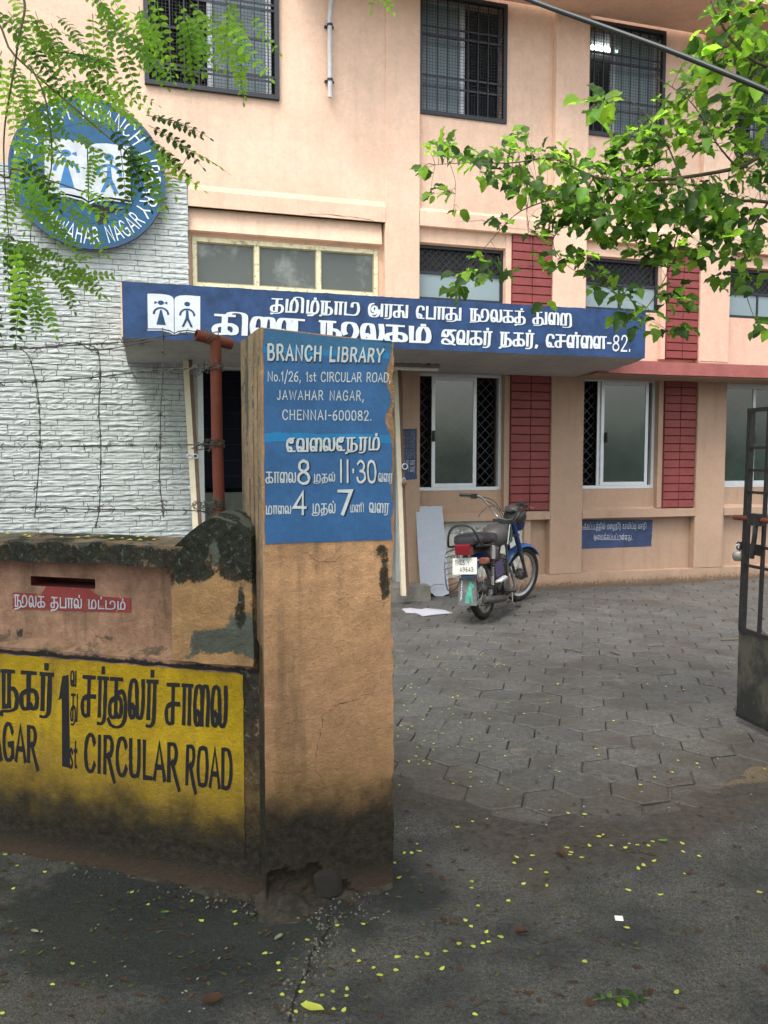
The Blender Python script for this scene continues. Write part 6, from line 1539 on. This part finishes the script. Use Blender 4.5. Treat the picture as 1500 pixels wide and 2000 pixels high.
for cx, cy, rx, ry, n in blobs:
    for _ in range(round(n*2.6)):
        a = rl.uniform(0, 2*pi); q = math.sqrt(rl.random()); x = cx+rx*q*cos(a); y = cy+ry*q*sin(a); Y = 4.3+rl.uniform(-.28, .3)
        k = rl.random(); sh = rl.random()
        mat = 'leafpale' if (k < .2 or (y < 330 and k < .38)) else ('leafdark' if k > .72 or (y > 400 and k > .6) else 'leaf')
        leaves.append([x, y, Y, rl.uniform(.042, .09)*(1.25 if y < 220 else 1), mat])
leaves.sort(key=lambda l: -l[3] if -10 < l[0] < 1505 and l[1] > -20 else 1)
rest = {k: MB() for k in BM}; tm = MB()
for i, (x, y, Y, s, mat) in enumerate(leaves):
    P = Vector(at(x, y, Y))-rto; near = min(tw, key=lambda t: (t-P).length_squared)
    out = (P-near); out = out.normalized() if out.length > 1e-4 else Vector((0, 0, -1))
    d = (out*.6+Vector((rl.uniform(-1, .5), rl.uniform(-.6, .4), rl.uniform(-.75, .45)))).normalized()
    n_ = Vector((rl.uniform(-.7, .7), -.55+rl.uniform(-.4, .4), .8)).normalized(); yv = n_.cross(d).normalized(); zv = d.cross(yv)
    R = Matrix((d, yv, zv)).transposed(); k = rl.randrange(7); st_ = P-d*s*.16
    if (st_-near).length < .16:
        mid = (st_+near)*.5+Vector((0, 0, .01)); tm.tube([near, mid, st_], [.0014, .001, .0007], 4, cap=False)
    if i < 300:
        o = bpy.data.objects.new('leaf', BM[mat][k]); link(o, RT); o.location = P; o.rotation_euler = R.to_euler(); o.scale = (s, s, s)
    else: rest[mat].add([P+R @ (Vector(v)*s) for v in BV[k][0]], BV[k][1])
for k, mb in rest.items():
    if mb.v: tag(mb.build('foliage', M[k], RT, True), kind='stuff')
tag(tm.build('twigs', M['bark'], RT, True), kind='stuff')
# overhead crowns of the same two trees, added unseen above the picture to shade the street
def crown(parent, org, boxes, n, mat, L):
    mb = MB()
    for _ in range(n):
        b = rl.choice(boxes); c = Vector((rl.uniform(b[0], b[1]), rl.uniform(b[2], b[3]), rl.uniform(b[4], b[5])))
        if c.y > .2 and c.z < EYE+.66*c.y+.35: continue
        d = Vector((rl.gauss(0, 1), rl.gauss(0, 1), rl.gauss(0, .4))).normalized(); y = Vector((0, 0, 1)).cross(d).normalized(); z = d.cross(y); l = L*rl.uniform(.6, 1.3)
        p = c-org; mb.add([p, p+d*l*.5+y*l*.3, p+d*l, p+d*l*.5-y*l*.3], [(0, 1, 2, 3)])
    tag(mb.build('crown', M[mat], parent), kind='stuff')
crown(LT, lto, [(-4.5, -.5, .2, 3.6, 3.9, 5.4), (-3, 1, -2.0, 1.8, 3.7, 5.2), (-6, -3.5, 2, 5, 4.4, 6)], 2600, 'leaf', .26)
crown(RT, rto, [(1.5, 5.5, .5, 4.0, 4.0, 5.6), (0, 4, -2.5, 1.5, 3.8, 5.2)], 1500, 'leaf', .26)
# overhead cable
cb = [at(900, -60, 4.6), at(1030, -2, 4.4), at(1150, 42, 4.2), at(1300, 96, 4.0), at(1400, 136, 3.85), at(1500, 178, 3.7), at(1700, 270, 3.5)]
tag(autosmooth(MB().tube(smooth3(cb, 5), .0125, 10).build('overhead_cable', M['cable'])), 'thick black overhead cable crossing in front of the barred upper windows', 'cable')

# trees across the street, behind the viewer: the panes mirror them
for q, (x, y, h, r) in enumerate(((-7, -9, 7.5, 2.6), (1.5, -11, 9, 3.2), (9, -9, 8, 2.8))):
    t = thing('street_tree', ('tall round crowned tree across the street, left one', 'tallest tree across the street, middle one', 'tall leafy tree across the street, right one')[q], 'tree', (x, y, 0), 0, 'trees across the street')
    autosmooth(MB().tube([(0, 0, -.1), (.1, 0, h*.3), (0, .1, h*.6)], [.2, .16, .1], 10).build('trunk', M['bark'], t)); mb = MB()
    for _ in range(1500):
        d = Vector((rl.gauss(0, 1), rl.gauss(0, 1), rl.gauss(0, 1))).normalized(); p = Vector((0, 0, h*.62))+Vector((d.x*r, d.y*r, d.z*r*.8))*(.55+.5*rl.random()); e = Vector((rl.gauss(0, 1), rl.gauss(0, 1), rl.gauss(0, .5))).normalized(); f = d.cross(e).normalized(); l = rl.uniform(.25, .5)
        mb.add([p, p+e*l*.5+f*l*.3, p+e*l, p+e*l*.5-f*l*.3], [(0, 1, 2, 3)])
    tag(mb.build('crown', M['leafdark'], t), kind='stuff')
# ================================================================= small things
t = thing('laminate_board', 'white laminate board with a broken lower corner leaning on the wall beside the motorcycle', 'board', FA.w(-2.60, -.16, 0), FA.yaw)
out = [(-.175, .13), (-.165, .125), (-.13, .075), (-.085, .075), (-.03, .04), (.0, .012), (.09, .006), (.12, .02), (.17, .035), (.165, .50), (.135, 1.04), (.02, 1.045), (-.01, 1.035), (-.06, 1.045), (-.19, 1.04), (-.185, .6)]
mb = MB(); n = len(out)
def bp(x, z, k): return (x, -.16+.155*z/1.04*1.0+k, z)
vs = [bp(x, z, -.006) for x, z in out]+[bp(x, z, .006) for x, z in out]
mb.add(vs, [tuple(range(n)), tuple(range(2*n-1, n-1, -1))]+[(i, n+i, n+(i+1) % n, (i+1) % n) for i in range(n)]); mb.v = [(x, y+.16, z) for x, y, z in mb.v]
o = mb.build('panel', M['laminate'], t)
mb = MB().tube(smooth3([(-.08, -.022, .11), (-.02, -.026, .15), (.06, -.024, .15), (.10, -.022, .145)], 4), .003, 4); mb.build('torn_edge', M['plastic'], t)
mb = MB().prism([(-.165, .01), (.02, .0), (.0, .05), (-.04, .07), (-.09, .11), (-.165, .13)], .03, .04); mb.build('dark_backing', M['plastic'], t)
g = Vector(ground(830, 1195)); pts = [(785, 1189), (800, 1187), (815, 1192), (833, 1188), (868, 1191), (884, 1197), (858, 1199), (826, 1203), (812, 1197), (793, 1196)]
W_ = [Vector(ground(x, y, .012))-g for x, y in pts]; c = sum(W_, Vector())/len(W_)
vs = [tuple(v+Vector((0, 0, .006*mnoise.noise(v*20)))) for v in W_]+[(c.x, c.y, .03)]+[tuple(v-Vector((0, 0, .006))) for v in W_]
k = len(W_); fs = [(i, (i+1) % k, k) for i in range(k)]+[(i, k+1+i, k+1+(i+1) % k, (i+1) % k) for i in range(k)]
o = mesh('plastic_sheet', vs, fs, M['sheet']); o.location = g; tag(o, 'crumpled white plastic sheet lying on the pavers near the door step', 'plastic sheet')
g = Vector(ground(1209, 1793)); W_ = [Vector(ground(x, y, .004))-g for x, y in ((1200, 1788), (1216, 1789), (1218, 1798), (1202, 1797))]
o = mesh('paper_scrap', [tuple(v) for v in W_]+[tuple(v-Vector((0, 0, .002))) for v in W_], [(0, 1, 2, 3), (0, 4, 5, 1), (1, 5, 6, 2), (2, 6, 7, 3), (3, 7, 4, 0)], simple_cache('paper_white', (.75, .75, .78))); o.location = g
tag(o, 'small square white paper scrap lying on the road', 'paper')
# fallen leaflets at their places
rf = random.Random(77)
A1 = [(97,348),(66,388),(173,416),(52,474),(509,486),(571,531),(740,515),(905,555),(908,605),(822,415),(280,757),(203,838),(1300,612),(1400,605),(1185,667),(1363,713),(1384,752),(1440,774),(1461,802),(1021,718),(1073,755),(1076,784),(1088,878),(1160,865),(1180,911),(1241,880),(1284,865),(1338,855),(1336,882),(1286,937),(1326,942),(8,953),(1141,946),(1170,830),(320,322),(776,592),(20,348)]
A2 = [(61,291),(78,346),(362,141),(303,163),(147,215),(126,249),(156,245),(98,250),(522,297),(531,275),(592,270),(586,325),(645,338),(558,378),(646,383),(359,362),(357,388),(499,437),(381,459),(333,513),(356,536),(415,560),(470,580),(364,619),(424,600),(400,607),(308,608),(257,637),(186,645),(147,656),(72,655),(65,705),(244,700),(4,723),(371,876),(725,243),(741,260),(737,270),(782,280),(811,238),(848,200),(864,192),(897,239),(950,245),(965,225),(996,229),(1055,216),(1039,232),(1169,217),(1173,253),(1235,267),(1061,290),(1020,307),(1000,320),(1179,333),(962,397),(1086,414),(956,538),(794,671),(1148,793),(928,843),(1467,401),(793,104),(729,100)]
A3 = [(400,272),(482,317),(303,260),(409,323),(126,390),(112,398),(285,443),(304,437),(155,405),(825,489),(560,505),(143,670),(115,688),(836,641),(847,665),(1153,686),(1227,697),(1063,751),(1131,732),(361,931),(302,953),(696,730),(195,700),(1110,227),(1355,306),(1487,720),(690,390),(717,395),(905,533),(650,463),(1035,390),(1175,412),(1107,399),(1008,780),(753,193),(577,216)]
def gz(x, y):
    return rz_(x, y) if y < bnd(x)+.1 else .003
def lay(mb, px, py, L, W, n=6):
    x, y, _ = ground(px, py); a = rf.uniform(0, 2*pi); z = max(gz(x, y), 0 if y > bnd(x) else -1)+.004; tz = rf.uniform(0, .35)
    vs = [(x, y, z+L*.12*tz)]
    for k in range(n*2):
        b = 2*pi*k/(n*2); u, v = cos(b)*L/2*(1+.1*cos(3*b)), sin(b)*W/2*(1-.25*cos(b)); vs.append((x+u*cos(a)-v*sin(a), y+u*sin(a)+v*cos(a), z+abs(v)*.4*tz+max(0, u)*tz))
    mb.add(vs, [(0, 1+k, 1+(k+1) % (n*2)) for k in range(n*2)])
mb = MB()
for x, y in A1: lay(mb, x/1.974, 1500+y/1.974, rf.uniform(.013, .020), rf.uniform(.010, .014))
for x, y in A2: lay(mb, 740+x/1.974, 1540+y/1.974, rf.uniform(.015, .023), rf.uniform(.011, .016))
for x, y in A3: lay(mb, 740+x/1.974, 1140+y/1.974, rf.uniform(.012, .020), .014)
for _ in range(60): lay(mb, rf.uniform(775, 1000), rf.uniform(1250, 1560), .014, .010)
for _ in range(14): 
    u = rf.uniform(-1.15, -.4); y = rf.uniform(.0, .12); p = WA.w(u, y, 0); q = rf.uniform(.008, .013); z = 1.297
    mb.add([(p[0]-q, p[1], z), (p[0], p[1]-q*.7, z+.003), (p[0]+q, p[1], z), (p[0], p[1]+q*.7, z+.004)], [(0, 1, 2, 3)])
tag(mb.build('fallen_leaves', M['leafyellow']), kind='stuff')
mb = MB()
for _ in range(110): lay(mb, rf.uniform(770, 1490), rf.uniform(1200, 1640), rf.uniform(.008, .02), .009)
for _ in range(40): lay(mb, rf.uniform(0, 760), rf.uniform(1680, 1990), rf.uniform(.006, .014), .007)
tag(mb.build('pale_petals_and_leaves', M['leafwhite']), kind='stuff')
mb = MB()
for _ in range(130): lay(mb, rf.uniform(0, 760), rf.uniform(1670, 1990), rf.uniform(.012, .035), .010)
for _ in range(170): lay(mb, rf.uniform(760, 1500), rf.uniform(1180, 1990), rf.uniform(.01, .04), rf.uniform(.006, .016))
tag(mb.build('dry_leaves', M['leafbrown']), kind='stuff')
mb = MB()
for _ in range(110): lay(mb, rf.gauss(1000, 260), rf.gauss(1730, 90), rf.uniform(.012, .024), .011)
for _ in range(50): lay(mb, rf.uniform(0, 740), rf.uniform(1690, 1990), rf.uniform(.012, .026), .010)
tag(mb.build('wilted_leaves', leafmat('wilted_khaki_leaf', (.20, .22, .07), (.1, .12, .03), .3, .7)), kind='stuff')
mb = MB()      # grit
for _ in range(900):
    x, y = rf.uniform(-2, 2.2), rf.uniform(1.9, 3.6)
    if rf.random() > .4 and abs(y-bnd(x)) > .35: continue
    z = gz(x, y); s = rf.uniform(.002, .006); mb.add([(x+s*rf.uniform(.6, 1.4)*cos(a), y+s*rf.uniform(.6, 1.4)*sin(a), z-.001) for a in (0, 1.6, 3.1, 4.7)]+[(x, y, z+s*.9)], [(0, 1, 4), (1, 2, 4), (2, 3, 4), (3, 0, 4)])
tag(mb.build('gravel_grit', M['dirt']), kind='stuff')
def single(px, py, L, W, mat, label, name='fallen_leaf', rz=0, curl=.3):
    g = Vector(ground(px, py)); z = gz(g.x, g.y)+.004; v, f = leaflet(L, W, .5, 6); v = [(x-L/2, y, q*curl*2+.004+.15*L*abs(x/L-.5)) for x, y, q in v]
    o = mesh(name, v, f, M[mat], None, True); o.location = (g.x, g.y, z); o.rotation_euler = (0, 0, rz); tag(o, label, 'leaf', 'larger leaves fallen on the road'); return o
single(610, 1975, .075, .032, 'leafyellow', 'largest yellow fallen leaf at the crack near the bottom edge', rz=-.3)
single(1095, 1678, .07, .03, 'leafbrown', 'curled brown leaf among yellow leaflets in front of the pavers', rz=1.9, curl=.8)
single(415, 1958, .07, .045, 'leafbrown', 'broad dry brown leaf lying on the dark road left of the pillar foot', rz=.4)
single(332, 1708, .06, .025, 'leafbrown', 'reddish dry leaf lying close under the yellow painted wall', rz=.7)
single(322, 1786, .032, .013, 'leaf', 'fresh green oval leaf on the dark road below the wall', rz=.1)
single(68, 1825, .034, .014, 'leafwhite', 'pale grey green oval leaf near the left edge of the road', rz=-.4)
single(545, 1835, .045, .016, 'leafwhite', 'pale curled narrow leaf below the broken foot of the pillar', rz=1.0, curl=.7)
single(865, 1800, .035, .018, 'leafbrown', 'dull brown oval leaf right of the pillar on the wet road', rz=-.5)
single(840, 1707, .042, .014, 'leafbrown', 'reddish brown narrow leaf beside the pillar on the road', rz=.0)
single(1295, 1650, .042, .013, 'leafpale', 'long pale leaf with a yellow leaflet at its tip, right of the middle', rz=.05)
single(1018, 1827, .05, .03, 'leafbrown', 'crumpled brown leaf left of the paper scrap', rz=.2, curl=.9)
g = Vector(ground(1210, 1957)); sp = thing('leafy_sprig', 'small wilted green sprig lying near the bottom edge of the road', 'sprig', (g.x, g.y, gz(g.x, g.y)+.006), .1)
MB().tube([(-.08, 0, .004), (0, .004, .008), (.09, -.01, .004)], .0016, 5).build('stem', M['bark'], sp)
for k in range(12):
    v, f = leaflet(.034, .018, .4); a = rf.uniform(-1.2, 1.2)+(pi if k % 2 else 0)*0+(.9 if k % 2 else -.9); x = -.07+.013*k; s = rf.uniform(.7, 1.2)
    mesh('leaf', [(x+s*(p*cos(a)-q*sin(a)), s*(p*sin(a)+q*cos(a)), .006+r*s+.003*(k % 3)) for p, q, r in v], f, M['leafdark' if k % 3 else 'leaf'], sp, True)
for (px, py, L, rz) in ((1120, 1268, .16, -.25), (1435, 1249, .26, .1), (1205, 1275, .06, -.4)):
    pass
for label, pts in (('thin dark twig lying across the pavers in the middle of the yard', [(1100, 1266), (1118, 1268), (1136, 1273)]), ('thin forked twig lying on the pavers beside the gate', [(1408, 1250), (1425, 1249), (1442, 1248)]), ('short curled twig lying right of the middle twig', [(1192, 1272), (1203, 1276), (1210, 1279)])):
    P = [ground(x, y, .012) for x, y in pts]; o = MB().tube(P, .006, 6).build('twig', M['bark']); tag(o, label, 'twig', 'twigs lying on the pavers')
